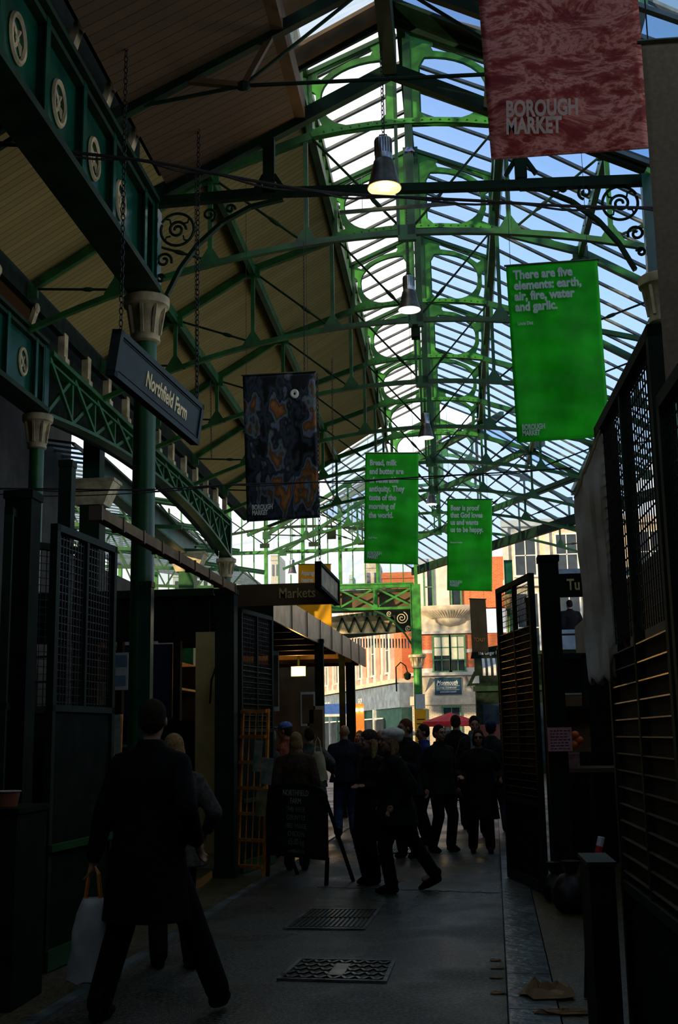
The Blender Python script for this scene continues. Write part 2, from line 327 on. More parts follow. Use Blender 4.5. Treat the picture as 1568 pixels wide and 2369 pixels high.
# ---------------------------------------------------------------- lantern trusses
def lantern_frame(parent, s):
    def p(x, z): return (s*x, z)
    out = [p(.1, 11.1), p(.1, 12.72), p(.35, 12.66), p(1.52, 12.08), p(1.52, 10.98), p(1.2, 11.05)]
    oval = [p(.26, 11.32), p(.26, 12.1), p(.34, 12.24)]+[p(.36+.96*sin(t), 11.66+.6*cos(t)) for t in [i*pi/2/9 for i in range(10)]]+[p(1.32-.5*(1-cos(t)), 11.58-.42*sin(t)) for t in [i*pi/2/7 for i in range(1, 8)]]+[p(.4, 11.18)]
    slot = [p(.46, 12.44), p(.52, 12.52), p(1.36, 12.11), p(1.38, 12.03), p(1.3, 11.99), p(1.12, 12.14), p(.8, 12.3), p(.5, 12.36)]
    s2 = [p(1.42, 11.14), p(1.3, 11.2), p(1.39, 11.45), p(1.39, 11.75), p(1.46, 11.8), p(1.46, 11.16)]
    o = plate('lantern_frame', [out, oval, slot, s2], .03, 'iron_l', parent)
    mb = MB(); mb.tube([(x, 0, z) for x, z in oval], .022, 6, close=True)
    mb.beam(p(.1, 12.72)[:1]+(0, 12.72), (s*1.55, 0, 12.1), .12, .07); mb.beam((s*1.5, 0, 11), (s*1.5, 0, 12.1), .1, .06)
    mb.build('moulding', 'iron', o)
    return o
def ftruss(loc, label):
    t = empty('roof_truss', loc, label, 'roof truss', 'green lantern roof trusses')
    nodes = [(1.47, 11.03), (3.1, 10.48), (4.6, 9.58), (6.02, 8.72)]
    mb = MB(); mb2 = MB()
    pts = [(-x/1.0, 11.16-.06*x*x) for x in (1.47, .98, .49, 0, -.49, -.98, -1.47)]
    for a, b in zip(pts, pts[1:]): mb.beam((a[0], 0, a[1]), (b[0], 0, b[1]), .14, .085)
    for k in range(-9, 10):
        x = k*.14; mb.ell((x, -.08, 11.16-.06*x*x), .016, .016, .016, 6)
    mb.build('arched_rib', 'iron_l', t)
    for s in (-1, 1):
        mb = MB()
        for a, b in zip(nodes, nodes[1:]): mb.beam((s*a[0], 0, a[1]), (s*b[0], 0, b[1]), .1, .13)
        for x, z in nodes[1:]: mb.box(s*x-.14, -.04, z-.16, s*x+.14, .04, z+.1)
        mb.build('rafter', 'iron', t)
        lantern_frame(t, s)
        for x, z in ((1.57, 11.0), (3.1, 10.5), (4.6, 9.6)):
            mb = MB(); zb_ = zl(x); mb.beam((s*x, 0, zb_), (s*x, 0, z), .07, .07)
            mb.add([(s*x-.2, -.03, zb_), (s*x+.2, -.03, zb_), (s*x+.04, -.03, zb_+.26), (s*x-.04, -.03, zb_+.26), (s*x-.2, .03, zb_), (s*x+.2, .03, zb_), (s*x+.04, .03, zb_+.26), (s*x-.04, .03, zb_+.26)], [(0, 1, 2, 3), (7, 6, 5, 4), (0, 4, 5, 1), (1, 5, 6, 2), (2, 6, 7, 3), (3, 7, 4, 0)])
            mb.build('post', 'iron', t)
        for a, b in (((1.47, 11.0), (.1, zl(0)+.1)), ((3.1, 10.45), (1.7, zl(1.57)+.1)), ((4.6, 9.55), (3.22, zl(3.1)+.1)), ((6.0, 8.72), (4.72, zl(4.6)+.08))):
            A, B = V((s*a[0], 0, a[1])), V((s*b[0], 0, b[1])); mb = MB().tube([A, B], .02, 6)
            c = A.lerp(B, .66); d = A.lerp(B, .8); mb.tube([c, c.lerp(d, .3), c.lerp(d, .7), d], [.02, .036, .036, .02], 6); mb.build('tie_rod', 'iron_d', t)
    mb = MB(); xs = [-6.02+i*12.04/28 for i in range(29)]
    for a, b in zip(xs, xs[1:]): mb.beam((a, 0, zl(a)), (b, 0, zl(b)), .09, .085)
    mb.build('lower_chord', 'iron', t)
    mb = MB(); mb.beam((-.13, 0, 9.25), (-.13, 0, 12.8), .05, .1); mb.beam((.07, 0, 9.25), (.07, 0, 12.8), .12, .1); mb.box(-.14, -.05, 9.17, .14, .05, 9.42)
    mb.build('king_post', 'iron', t)
    return t
TY = [17.0, 20.9, 24.8, 28.7, 32.6, 36.5, 40.4, 44.3]
names = ['nearest the hanging lamp with the orange glow', 'second in line from the camera', 'third in line, above the second hanging lamp', 'fourth in line from the camera', 'fifth in line, above the third hanging lamp', 'sixth in line, where the ochre boards end', 'seventh in line under the far glazing', 'eighth and farthest in line under the far glazing']
F0 = ftruss((RX, TY[0], 0), 'green arched lantern truss with oval openings, '+names[0])
for y, n in zip(TY[1:], names[1:]):
    c = copy_tree(F0); c.location = (RX, y, 0); c['label'] = 'green arched lantern truss with oval openings, '+n

# ---------------------------------------------------------------- T1: dark truss with scroll brackets
T1Y = 13.1; TX = -.55
def t_rafters(t, hw, z0, z1, w, h):
    for s in (-1, 1): MB().beam((s*hw, 0, z0), (0, 0, z1), w, h).build('rafter', 'iron_d', t)
t = empty('roof_truss', (TX, T1Y, 0), 'dark tied truss with scroll brackets spanning between the two nearest cream capitals', 'roof truss')
t_rafters(t, 3.0, 8.2, 9.68, .12, .17)
mb = MB(); mb.beam((-3.0, 0, 8.13), (-1.5, 0, 8.17), .1, .12); mb.beam((-1.5, 0, 8.17), (1.5, 0, 8.07), .1, .1); mb.beam((1.5, 0, 8.07), (3.0, 0, 8.03), .1, .12); mb.build('tie_beam', 'iron_d', t)
for s in (-1, 1):
    mb = MB(); mb.beam((s*1.52, 0, 8.15), (s*1.52, 0, 8.95), .14, .1); mb.beam((s*1.34, 0, 8.2), (s*1.46, 0, 8.4), .05, .05); mb.beam((s*1.7, 0, 8.2), (s*1.58, 0, 8.4), .05, .05); mb.build('post', 'iron_d', t)
    mb = MB(); cv = [(1.35, 8.08), (1.75, 8.0), (2.1, 7.82), (2.4, 7.55), (2.62, 7.25), (2.78, 6.92)]
    for a, b in zip(cv, cv[1:]): mb.beam((s*a[0], 0, a[1]), (s*b[0], 0, b[1]), .07, .045)
    for (cx, cz, r0, r1, a0, tn) in ((2.66, 7.76, .03, .115, 0, 1.5), (2.66, 7.76, .215, .2, .5, .98), (2.82, 7.37, .02, .1, 1, 1.4), (2.86, 7.14, .015, .055, 1, 1.3), (2.26, 7.93, .02, .09, 2, 1.4), (2.0, 7.99, .015, .06, 2, 1.2)):
        mb.tube([(s*x, 0, z) for x, z in spiral(cx, cz, r0, r1, a0, tn)], .018, 5)
    for k in range(4):
        a = pi/4+k*pi/2; mb.tube([(s*(2.66+.11*cos(a)), 0, 7.76+.11*sin(a)), (s*(2.66+.16*cos(a+.2)), 0, 7.76+.16*sin(a+.2)), (s*(2.66+.21*cos(a)), 0, 7.76+.21*sin(a))], .012, 5)
    mb.build('scroll_bracket', 'iron_d', t)
t = empty('roof_truss', (TX, 11.25, 0), 'nearest thin truss crossing the dark boards at the top left', 'roof truss')
t_rafters(t, 3.0, 8.2, 9.68, .1, .13)
mb = MB(); mb.tube([(-2.95, 0, 8.3), (-1.5, 0, 8.5), (1.5, 0, 8.42), (2.95, 0, 8.25)], .022, 6); mb.ell((-1.5, 0, 8.5), .09, .05, .06, 8); mb.build('tie_rod', 'iron_d', t)
for s in (-1, 1):
    MB().beam((s*1.5, 0, 8.5), (s*1.2, 0, 9.05), .06, .06).beam((s*1.5, 0, 8.5), (s*2.2, 0, 8.62), .07, .06).build('strut', 'ply', t)
    MB().tube([(s*1.5, 0, 8.5), (s*.1, 0, 9.6)], .02, 6).build('brace_rod', 'iron_d', t)
# barge boards closing the low roof
for i, dz in enumerate((0, .34)):
    mb = MB(); mb.beam((-2.0, 13.15, 9.72+dz*.9), (-.56, 13.15, 10.42+dz*.5), .05, .14-.04*i).beam((.9, 13.15, 9.72+dz*.9), (-.56, 13.15, 10.42+dz*.5), .05, .14-.04*i)
    struct(mb.build('trim_%d' % (10+i), 'ply' if i else 'iron_d'), ('lower', 'upper')[i]+' gable board at the end of the nearest low roof', 'beam')
# partial trusses in the left aisle, seen under the rosette girder
for k, y in enumerate((6.6, 9.2, 11.25, 13.1)):
    mb = MB(); mb.beam((-3.8, 0, zb(3.27)-.15), (-6.5, 0, zb(5.97)-.15), .1, .18); mb.beam((-3.8, 0, zb(3.27)-.45), (-6.5, 0, zb(5.97)-.45), .06, .06); mb.beam((-5.1, 0, zb(4.57)-.15), (-5.1, 0, zb(4.57)-.75), .06, .06)
    o = mb.build('roof_rafter', 'iron_d'); o.location = (0, y, 0); tag(o, 'dark rafter under the left aisle boards, '+('nearest', 'second', 'third', 'farthest')[k]+' of the four', 'rafter', 'aisle rafters')

# ---------------------------------------------------------------- columns
def column(loc, ztop, label, r=.125, zcap=None, upper=8.05, group=None, cm='cream_d', low=0):
    t = empty('iron_column', loc, label, 'column', group); h = ztop
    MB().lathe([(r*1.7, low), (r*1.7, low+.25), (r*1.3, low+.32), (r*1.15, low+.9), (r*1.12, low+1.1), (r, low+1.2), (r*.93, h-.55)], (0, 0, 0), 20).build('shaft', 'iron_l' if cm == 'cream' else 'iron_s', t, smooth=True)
    pr = [(r*1.02, h-.58), (r*1.25, h-.56), (r*1.22, h-.52), (r*1.15, h-.5), (r*1.18, h-.32), (r*1.35, h-.2), (r*1.65, h-.14), (r*1.95, h-.12), (r*2.0, h-.08), (r*2.0, h-.02), (r*1.8, h)]
    c = MB().lathe(pr, (0, 0, 0), 24).build('capital', cm, t, smooth=True)
    mb = MB()
    for k in range(8):
        a = 2*pi*k/8; mb.beam((cos(a)*r*1.2, sin(a)*r*1.2, h-.48), (cos(a)*r*1.6, sin(a)*r*1.6, h-.14), .035, .03)
    mb.build('capital_rib', cm, c)
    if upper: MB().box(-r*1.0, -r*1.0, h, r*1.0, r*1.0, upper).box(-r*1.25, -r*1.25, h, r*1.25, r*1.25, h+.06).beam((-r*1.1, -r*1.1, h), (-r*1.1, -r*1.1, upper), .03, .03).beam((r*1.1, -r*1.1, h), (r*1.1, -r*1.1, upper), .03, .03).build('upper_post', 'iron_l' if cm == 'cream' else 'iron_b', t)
    return t
column((-3.58, 13.1, 0), 6.9, 'tall round green column with cream capital behind the hanging farm sign', r=.14)
column((2.5, 13.1, 0), 6.82, 'green column with cream capital at the right edge below the grey banner')
column((-6.68, 17.9, 0), 6.9, 'round green column with cream capital near the left edge')
column((-6.72, 33.9, 0), 6.9, 'farther column with cream capital beside the bright gable window', r=.15)
column((2.05, 44, 0), 6.75, 'thin distant column beside the mesh gate on the right', r=.13)
column((-1.66, 50, 0), 5.0, 'bright green street column with cream capital under the lattice bridge', r=.19, upper=8.0, cm='cream')

# ---------------------------------------------------------------- girders
def rosette_girder(loc, y0, y1, label, ros):
    t = empty('plate_girder', loc, label, 'girder')
    MB().box(-.02, y0, 6.98, .02, y1, 8.1).build('web', 'iron_b', t)
    mb = MB(); mb.box(-.17, y0, 8.06, .17, y1, 8.12); mb.box(-.11, y0, 7.98, .11, y1, 8.04); mb.build('top_flange', 'iron_d', t)
    mb = MB(); mb.box(-.2, y0, 6.9, .2, y1, 6.98); mb.box(-.12, y0, 7.0, .12, y1, 7.05); mb.build('bottom_flange', 'iron_d', t)
    for y in ros:
        mb = MB(); mb.tube([(.035, y+.16*cos(a), 7.52+.21*sin(a)) for a in [2*pi*k/20 for k in range(20)]], .028, 6, close=True)
        for k in range(4):
            a = pi/4+k*pi/2; mb.tube([(.03, y+yy, 7.52+zz) for yy, zz in [(.02*cos(a), .02*sin(a)), (.07*cos(a+.3), .09*sin(a+.3)), (.12*cos(a), .16*sin(a))]], [.01, .024, .008], 5)
        mb.ell((.03, y, 7.52), .02, .035, .035, 8); mb.build('rosette', 'cream_d', t, smooth=True)
    for y in [(a+b)/2 for a, b in zip(ros, ros[1:])]+[y1-.05, y1-.4]:
        MB().box(-.1, y-.02, 7.0, .1, y+.02, 8.05).box(.1, y-.05, 7.0, .115, y+.05, 8.05).build('stiffener', 'iron_b', t)
    for y in ros:
        mb = MB(); mb.box(-.02, y+.2, 8.12, .1, y+.34, 8.2); mb.beam((.03, y+.27, 8.2), (.12, y+.27, 8.5), .12, .07); mb.ell((.13, y+.27, 8.5), .05, .08, .09, 8); mb.build('eaves_bracket', 'cream_d', t)
    return t
rosA = [atX(x, y, -3.45).y for x, y in ((58, 145), (152, 295), (232, 432), (292, 545))]
rosA = [2*rosA[0]-rosA[1]]+rosA
rosette_girder((-3.56, 0, 0), 5.5, 12.95, 'dark green plate girder with oval cream rosettes above the farm sign', rosA)
rosette_girder((-6.65, 0, 0), 8, 17.8, 'second rosette plate girder at the left edge, ending at the farther cream capital', [9.3, 11.3, 13.3, 15.4, 17.0])
# lattice girder C1 -> C2
def lattice(loc, y0, y1, label, rise=.55, n=12):
    t = empty('lattice_girder', loc, label, 'girder')
    MB().box(-.14, y0, 7.98, .14, y1, 8.06).box(-.08, y0, 7.86, .08, y1, 7.9).build('top_chord', 'iron', t)
    mb = MB(); f = lambda y: 6.95+rise*(1-(2*(y-y0)/(y1-y0)-1)**2)*1.0
    ys = [y0+(y1-y0)*i/n for i in range(n+1)]
    for a, b in zip(ys, ys[1:]): mb.beam((0, a, f(a)), (0, b, f(b)), .24, .06)
    mb.build('arched_chord', 'iron', t)
    mb = MB()
    for i, (a, b) in enumerate(zip(ys, ys[1:])):
        mb.beam((0, a, f(a)), (0, b, 7.95), .05, .07); mb.beam((.06, a, 7.95), (.06, b, f(b)), .05, .07); mb.beam((0, a, f(a)), (0, a, 7.98), .09, .07)
    mb.build('lattice_bracing', 'iron', t)
    mb = MB()
    for a, b in zip(ys, ys[1:]): mb.hexa([(-.3, a, f(a)), (-.26, a, f(a)), (-.26, b, f(b)), (-.3, b, f(b)), (-.3, a, 8.9), (-.26, a, 8.9), (-.26, b, 8.9), (-.3, b, 8.9)])
    mb.build('backing_board', 'black', t)
    y = y0+.6
    while y < y1:
        MB().box(-.03, y, 8.06, .13, y+.22, 8.16).box(-.02, y+.02, 8.16, .1, y+.2, 8.6).build('eaves_block', 'cream_d', t); y += 1.3
    return t
lattice((-6.65, 0, 0), 18.1, 33.7, 'green lattice girder with cream eaves blocks, between the two left capitals')
# blue-white riveted girder further left and its big stone column
t = empty('plate_girder', (0, 0, 0), 'pale blue riveted girder end seen between the left columns', 'girder')
a, b = at(222, 1085, 24.5), at(452, 1282, 34.5)
MB().beam(a, b, .06, .55).build('web', 'steelblue', t)
MB().beam(a+V((0, 0, .3)), b+V((0, 0, .3)), .3, .05).build('top_flange', 'iron', t); MB().beam(a-V((0, 0, .3)), b-V((0, 0, .3)), .3, .05).build('bottom_flange', 'iron', t)
mb = MB()
for k in (0.02, .98):
    for j in (-.18, -.06, .06, .18): mb.ell(a.lerp(b, k)+V((.05, 0, j)), .03, .05, .04, 6)
mb.build('rivets', 'black', t)
for px, py, Y, w, lab in ((216, 1120, 24.3, .62, 'broad cream stone capital and dark pier, left of the tall green column'), (435, 1285, 33.0, .62, 'farther broad cream capital and green pier right of the tall green column')):
    c = at(px, py, Y); t = empty('stone_pier', (c.x, Y, 0), lab, 'pier')
    h = c.z; MB().box(-w*.36, -w*.36, 0, w*.36, w*.36, h-.25).build('shaft', 'iron_d' if Y < 30 else 'iron', t)
    MB().hexa([(-w*.5, -w*.4, h-.5), (w*.5, -w*.4, h-.5), (w*.5, w*.4, h-.5), (-w*.5, w*.4, h-.5), (-w*.85, -w*.45, h), (w*.85, -w*.45, h), (w*.85, w*.45, h), (-w*.85, w*.45, h)]).box(-w*.9, -w*.5, h, w*.9, w*.5, h+.07).build('capital', 'cream', t)
    if Y < 30: MB().box(-w*.3, -w*.3, h+.07, w*.3, w*.3, 9.3).build('upper_shaft', 'iron_b', t)
glazing('window_11', (-14.5, 24.2, 9.2), (-14.5, 50, 9.2), (-8.2, 50, 8.1), (-8.2, 24.2, 8.1), 'glass_r', .55, 'glazed roof of the far left aisle', bm='bar_w')
for k, y in enumerate((29, 33, 37, 42)):
    mb = MB(); mb.beam((-6.9, 0, 7.6), (-14, 0, 8.9), .1, .16); mb.beam((-6.9, 0, 7.0), (-14, 0, 7.4), .08, .1)
    for j in range(6): mb.beam((-7-j*1.2, 0, 7.0+j*.07), (-7.6-j*1.2, 0, 7.75+j*.2), .05, .05); mb.beam((-7.6-j*1.2, 0, 7.75+j*.2), (-8.2-j*1.2, 0, 7.05+j*.07), .05, .05)
    o = mb.build('aisle_truss', 'iron'); o.location.y = y; tag(o, 'green lattice truss over the far left aisle, '+('nearest', 'second', 'third', 'farthest')[k]+' of the four', 'roof truss', 'left aisle trusses')

# ---------------------------------------------------------------- gable window and lattice bridge at Y = 50
GY = 50
gx0, gx1 = -15.0, -1.75
o = MB().box(gx0, GY+.05, 8.1, gx1, GY+.06, 11.6).build('window_12', 'glass_c'); struct(o, 'big bright gable window above the lattice bridge', 'window')
mb = MB(); mb.box(gx0, GY-.08, 9.55, gx1, GY+.1, 9.68)
for k in range(9):
    x = -1.62-1.63*k; mb.box(x-.07, GY-.1, 8.0, x+.07, GY+.1, 11.9)
    for j in (1, 2): mb.box(x-.54*j-.02, GY-.03, 8.0, x-.54*j+.02, GY+.07, 11.7)
mb.build('mullions', 'iron_l', o)
mb = MB(); f = lambda x: 10.5-.028*(x+6.5)**2
xs = [-13+i*.6 for i in range(20)]
for a, b in zip(xs, xs[1:]): mb.beam((a, 0, f(a)), (b, 0, f(b)), .08, .1)
for k in range(6):
    x = -12.2+k*2.1; mb.beam((x, 0, 9.7), (x, 0, 11.5), .06, .06); mb.tube([(x, 0, 9.75), (x+2.1, 0, 11.3)], .025, 5); mb.tube([(x, 0, 9.75), (x-2.1, 0, 11.3)], .025, 5); mb.box(x-.2, -.04, 9.62, x+.2, .04, 9.8)
o = mb.build('gable_truss', 'iron_d'); o.location.y = GY-1.2; tag(o, 'dark arched truss with crossed rods in front of the gable window', 'roof truss')
t = empty('lattice_bridge', (0, GY, 0), 'bright green lattice footbridge girder below the gable window', 'bridge')
MB().box(gx0, -.12, 7.88, gx1, .12, 8.04).box(gx0, -.16, 8.04, gx1, .16, 8.1).build('top_chord', 'iron_l', t); MB().box(gx0, -.12, 6.95, gx1, .12, 7.06).build('bottom_chord', 'iron_l', t)
mb = MB()
for k in range(8):
    x = -1.75-1.63*k; mb.box(x-.09, -.13, 7, x+.09, .1, 7.95); mb.beam((x, -.1, 7.05), (x-1.63, -.1, 7.9), .03, .08); mb.beam((x, -.07, 7.9), (x-1.63, -.07, 7.05), .03, .08)
mb.build('lattice_bracing', 'iron_l', t); MB().box(gx0, .3, 6.9, gx1, .34, 7.75).build('backing_board', 'ply', t); MB().box(gx0, .26, 7.75, gx1, .36, 7.88).build('board_trim', 'cream', t)
t = empty('bridge_bracket', (-1.85, GY, 0), 'curved bracket with cream scrolls between the street column and the bridge', 'bracket')
mb = MB(); cv = [(-1.6, 6.93), (-1.2, 6.75), (-.75, 6.4), (-.3, 5.9), (0, 5.4)]
for a, b in zip(cv, cv[1:]): mb.beam((a[0], 0, a[1]), (b[0], 0, b[1]), .12, .08)
mb.build('curved_rib', 'iron', t); mb = MB()
for a in ((-.42, 6.58, .02, .27, 0, 2.2), (-.15, 6.12, .02, .13, 1, 1.6), (-.06, 5.85, .01, .08, 1, 1.4), (-.95, 6.78, .01, .12, 2, 1.5)): mb.tube([(x, -.02, z) for x, z in spiral(*a)], .022, 5)
mb.build('scrollwork', 'cream', t)
# railway-canopy behind with V lattice and toothed valance
t = empty('street_canopy', (0, 0, 0), 'dark street canopy with toothed valance under the bridge', 'canopy')
a, b = V((-6.5, 56, 6.1)), V((-1.8, 51.5, 5.6))
MB().beam(a+V((0, 0, .6)), b+V((0, 0, 1.1)), .1, 1.1).build('fascia', 'iron_d', t)
mb = MB()
for k in range(34):
    p = a.lerp(b, k/33); mb.box(p.x-.03, p.y-.02, p.z-.22, p.x+.03, p.y+.02, p.z+.2); 
mb.build('valance', 'steelblue', t)
mb = MB()
for k in range(5): mb.beam((-5.2+k*.55, 50.9, 6.1), (-4.93+k*.55, 50.9, 6.75), .03, .07); mb.beam((-4.93+k*.55, 50.9, 6.75), (-4.65+k*.55, 50.9, 6.1), .03, .07)
mb.build('lattice_bracing', 'iron_d', t); MB().box(-5.4, 50.95, 6.05, -2.6, 51, 6.8).build('backing_board', 'cream_d', t)
# ================================================================= GROUND
def poly_slab(name, pts, z0, z1, m, label):
    n = len(pts); vs = [(x, y, z0) for x, y in pts]+[(x, y, z1) for x, y in pts]
    fs = [tuple(range(n))[::-1], tuple(range(n, 2*n))]+[(i, (i+1) % n, n+(i+1) % n, n+i) for i in range(n)]
    mb = MB(); mb.add(vs, fs); return struct(mb.build(name, m), label, 'ground')
kx = lambda y: .01+.029*y
lx = lambda y: -2.82+.034*y
poly_slab('floor', [(lx(-3), -3), (kx(-3), -3), (kx(48), 48), (lx(48), 48)], -.2, 0, 'road', 'wet dark asphalt lane through the market')
poly_slab('floor', [(-16, -3), (lx(-3)-.02, -3), (lx(48)-.02, 48), (-16, 48)], -.2, .012, 'pave', 'brownish paving of the left forecourt')
poly_slab('floor', [(kx(-3)+.3, -3), (9, -3), (9, 48), (kx(48)+.3, 48)], -.2, .085, 'pave', 'wet pavement under the right stalls')
poly_slab('floor', [(-60, 48), (60, 48), (60, 140), (-60, 140)], -.2, -.005, 'concrete', 'street surface beyond the market')
mb = MB()
for k in range(50):
    y = -3+k*1.02
    mb.hexa([(kx(y), y, -.1), (kx(y)+.295, y, -.1), (kx(y+1)+.295, y+1.005, -.1), (kx(y+1), y+1.005, -.1), (kx(y)+.01, y, .095), (kx(y)+.29, y, .09), (kx(y+1)+.29, y+1.005, .09), (kx(y+1)+.01, y+1.005, .095)])
struct(mb.build('trim_12', 'kerb'), 'raised granite kerb along the right of the lane', 'kerb')
mb = MB()
for k in range(34):
    y = 2+k*1.3; mb.hexa([(lx(y)-.06, y, 0), (lx(y)+.03, y, 0), (lx(y+1.28)+.03, y+1.28, 0), (lx(y+1.28)-.06, y+1.28, 0), (lx(y)-.06, y, .018), (lx(y)+.03, y, .018), (lx(y+1.28)+.03, y+1.28, .018), (lx(y+1.28)-.06, y+1.28, .018)])
struct(mb.build('trim_13', 'kerb'), 'flush stone edging along the left of the lane', 'kerb')
for i, (ps, lab, kind) in enumerate(([((722, 2106), (872, 2106), (838, 2150), (664, 2148)), 'slotted iron drain grate in the middle of the lane', 0], [((700, 2222), (905, 2226), (885, 2272), (652, 2266)), 'patterned iron manhole cover, the nearest on the lane', 1], [((868, 1962), (955, 1962), (945, 1974), (855, 1974)), 'small farther drain grate behind the striding woman', 0])):
    P = [atZ(x, y, .002) for x, y in ps]; C = sum(P, V())/4
    t = empty('manhole_cover' if kind else 'drain_grate', C, lab, 'drain cover')
    q = [p-C for p in P]; mb = MB(); k2 = [p*1.09 for p in q]
    for a, b, c, d in zip(q, q[1:]+q[:1], k2[1:]+k2[:1], k2): mb.hexa([a, b, c, d]+[p+V((0, 0, .014)) for p in (a, b, c, d)])
    mb.build('frame', 'kerb', t)
    MB().hexa([p+V((0, 0, .001)) for p in q]+[p+V((0, 0, .003)) for p in q]).build('pit', 'rubber', t)
    mb = MB()
    def bl(u, v): return q[0].lerp(q[1], u).lerp(q[3].lerp(q[2], u), v)
    if kind:
        for iu in range(14):
            for iv in range(5):
                if iu in (6, 7) and iv in (1, 2, 3): continue
                a = bl((iu+.15)/14, (iv+.2)/5); b = bl((iu+.85)/14, (iv+.8)/5)
                if (iu+iv) % 2: a, b = bl((iu+.85)/14, (iv+.2)/5), bl((iu+.15)/14, (iv+.8)/5)
                mb.beam(a+V((0, 0, .008)), b+V((0, 0, .008)), .022, .012)
        mb.hexa([bl(.42, .2)+V((0, 0, .004)), bl(.58, .2)+V((0, 0, .004)), bl(.58, .8)+V((0, 0, .004)), bl(.42, .8)+V((0, 0, .004)), bl(.42, .2)+V((0, 0, .012)), bl(.58, .2)+V((0, 0, .012)), bl(.58, .8)+V((0, 0, .012)), bl(.42, .8)+V((0, 0, .012))])
    else:
        for iu in range(15):
            for h in (0, 1): mb.beam(bl((iu+.5)/15, .04+h*.5)+V((0, 0, .008)), bl((iu+.5)/15, .46+h*.5)+V((0, 0, .008)), .02, .014)
    mb.build('bars', 'steel', t)
# expansion joint, crumpled card and litter
a, b = atZ(735, 2052, 0), atZ(1158, 2066, 0)
mb = MB(); n = 30
pts = [a.lerp(b, i/n)+V((0, random.uniform(-.03, .03), .002)) for i in range(n+1)]
mb.tube(pts, [random.uniform(.012, .035) for _ in pts], 5)
mb.v = [(x, y, z*.25) for x, y, z in mb.v]
struct(mb.build('trim_14', 'rubber'), 'dark wet joint across the lane at the womens feet', 'joint')
def crumple(name, px, py, z, rx, ry, rz, m, lab, cat, seed):
    random.seed(seed); C = atZ(px, py, z); n = 12; k = 6; vs = []; fs = []
    for i in range(k+1):
        for j in range(n):
            a = 2*pi*j/n; r = i/k; f = 1+random.uniform(-.22, .22)
            vs.append((cos(a)*rx*r*f, sin(a)*ry*r*f, max(.002, rz*(.35+.65*abs(sin(a*2+r*4)))*random.uniform(.3, 1)*(1 if i < k else .3))))
    for i in range(k):
        for j in range(n): fs.append((i*n+j, i*n+(j+1) % n, (i+1)*n+(j+1) % n, (i+1)*n+j))
    mb = MB(); mb.add(vs, fs); o = mb.build(name, m); o.location = C
    md = o.modifiers.new('t', 'SOLIDIFY'); md.thickness = .003; return tag(o, lab, cat)
crumple('crumpled_card', 1268, 2305, .09, .16, .13, .1, 'card', 'crumpled brown card lying on the pavement at lower right', 'litter', 3)
crumple('crumpled_card', 1300, 2345, .09, .17, .05, .03, 'card', 'flat dark scrap on the pavement nearest the bottom edge', 'litter', 5)
crumple('paper_scrap', 1160, 1872, .09, .14, .1, .04, 'pink', 'pinkish paper scrap on the kerb in the distance', 'litter', 8)
for i, (x, y) in enumerate(((1154, 2298), (1147, 2262), (1150, 2240), (1146, 2222))):
    o = crumple('fallen_leaf', x, y, .003, .05, .03, .012, 'card', 'yellowish wet leaf against the foot of the granite kerb, '+('nearest', 'second', 'third', 'farthest')[i]+' of four', 'leaf', 20+i); o['group'] = 'leaves in the gutter'

# ================================================================= WALLS
struct(MB().box(-9.2, 26.5, 0, -9, 47, 6.0).build('wall_left', 'wall'), 'dark back wall behind the left stalls', 'wall')
struct(MB().box(-9.2, -2, 0, -9, 26.4, 9.7).build('wall_left_front', 'wall'), 'tall dark wall of the left aisle', 'wall')
struct(MB().box(2.7, 3, 0, 2.85, 27, 4.0).build('wall_right', 'wall'), 'dark partition behind the right stalls', 'wall')
struct(MB().box(-15, -3.2, 0, 15, -3, 12.5).build('sun_block_back', 'wall'), 'unseen wall added behind the camera to block the low sun', 'wall')  # Unseen wall added to keep low sun out of the hall

# ================================================================= STREET BUILDINGS
def bwindow(parent, u, z, w, h, y=-.06, fm='winf', glassm='wdark', nx=2, nz=2, blind=0, mirror=1):
    mb = MB(); f = .09
    mb.box(u-w/2, y-.05, z, u-w/2+f, y+.05, z+h).box(u+w/2-f, y-.05, z, u+w/2, y+.05, z+h).box(u-w/2, y-.06, z+h-f, u+w/2, y+.05, z+h).box(u-w/2-.04, y-.1, z-.03, u+w/2+.04, y+.05, z+.08)
    for i in range(1, nx): x = u-w/2+w*i/nx; mb.box(x-.025, y-.04, z, x+.025, y+.04, z+h)
    for i in range(1, nz): q = z+h*i/nz; mb.box(u-w/2, y-.04, q-.025, u+w/2, y+.04, q+.025)
    o = mb.build('window', fm, parent)
    MB().box(u-w/2, y, z, u+w/2, y+.015, z+h).build('pane', glassm, o)
    if blind: MB().box(u-w/2+.05, y-.02, z+h*(1-blind), u+w/2-.05, y-.005, z+h-.05).build('blind', 'blind', o)
    return o
SY = 62.0; sc = 2700/SY; ox = at(1046, 1690, SY).x
def su(px): return (px-1046)/sc
def sz(py): return (1688-py)/sc+1.65
t = empty('building', (ox, SY, 0), 'red brick corner building with stone balcony and a dark blue coffee shop sign', 'building')
hw = 1.75
def facet(name, x0, z0, x1, z1, m, d=.0, y1=.6): return MB().box(x0, -d, z0, x1, y1, z1).build(name, m, t)
facet('ground_floor_wall', -hw-.3, 0, hw+1.2, sz(1622), 'gbrick')
facet('stone_band', -hw-.4, sz(1622), hw+1.3, sz(1602), 'stone', .08); facet('sign_wall', -hw-.2, sz(1602), hw+1.2, sz(1556), 'stone', .03)
facet('cornice', -hw-.45, sz(1556), hw+1.3, sz(1549), 'stonew', .25)
facet('brick_wall', -hw+.05, sz(1549), hw+2.6, sz(1461), 'brick')
facet('stone_band', -hw, sz(1505), -hw+.95, sz(1497), 'stonew', .04); facet('stone_band', .75, sz(1505), 1.75, sz(1497), 'stonew', .04)
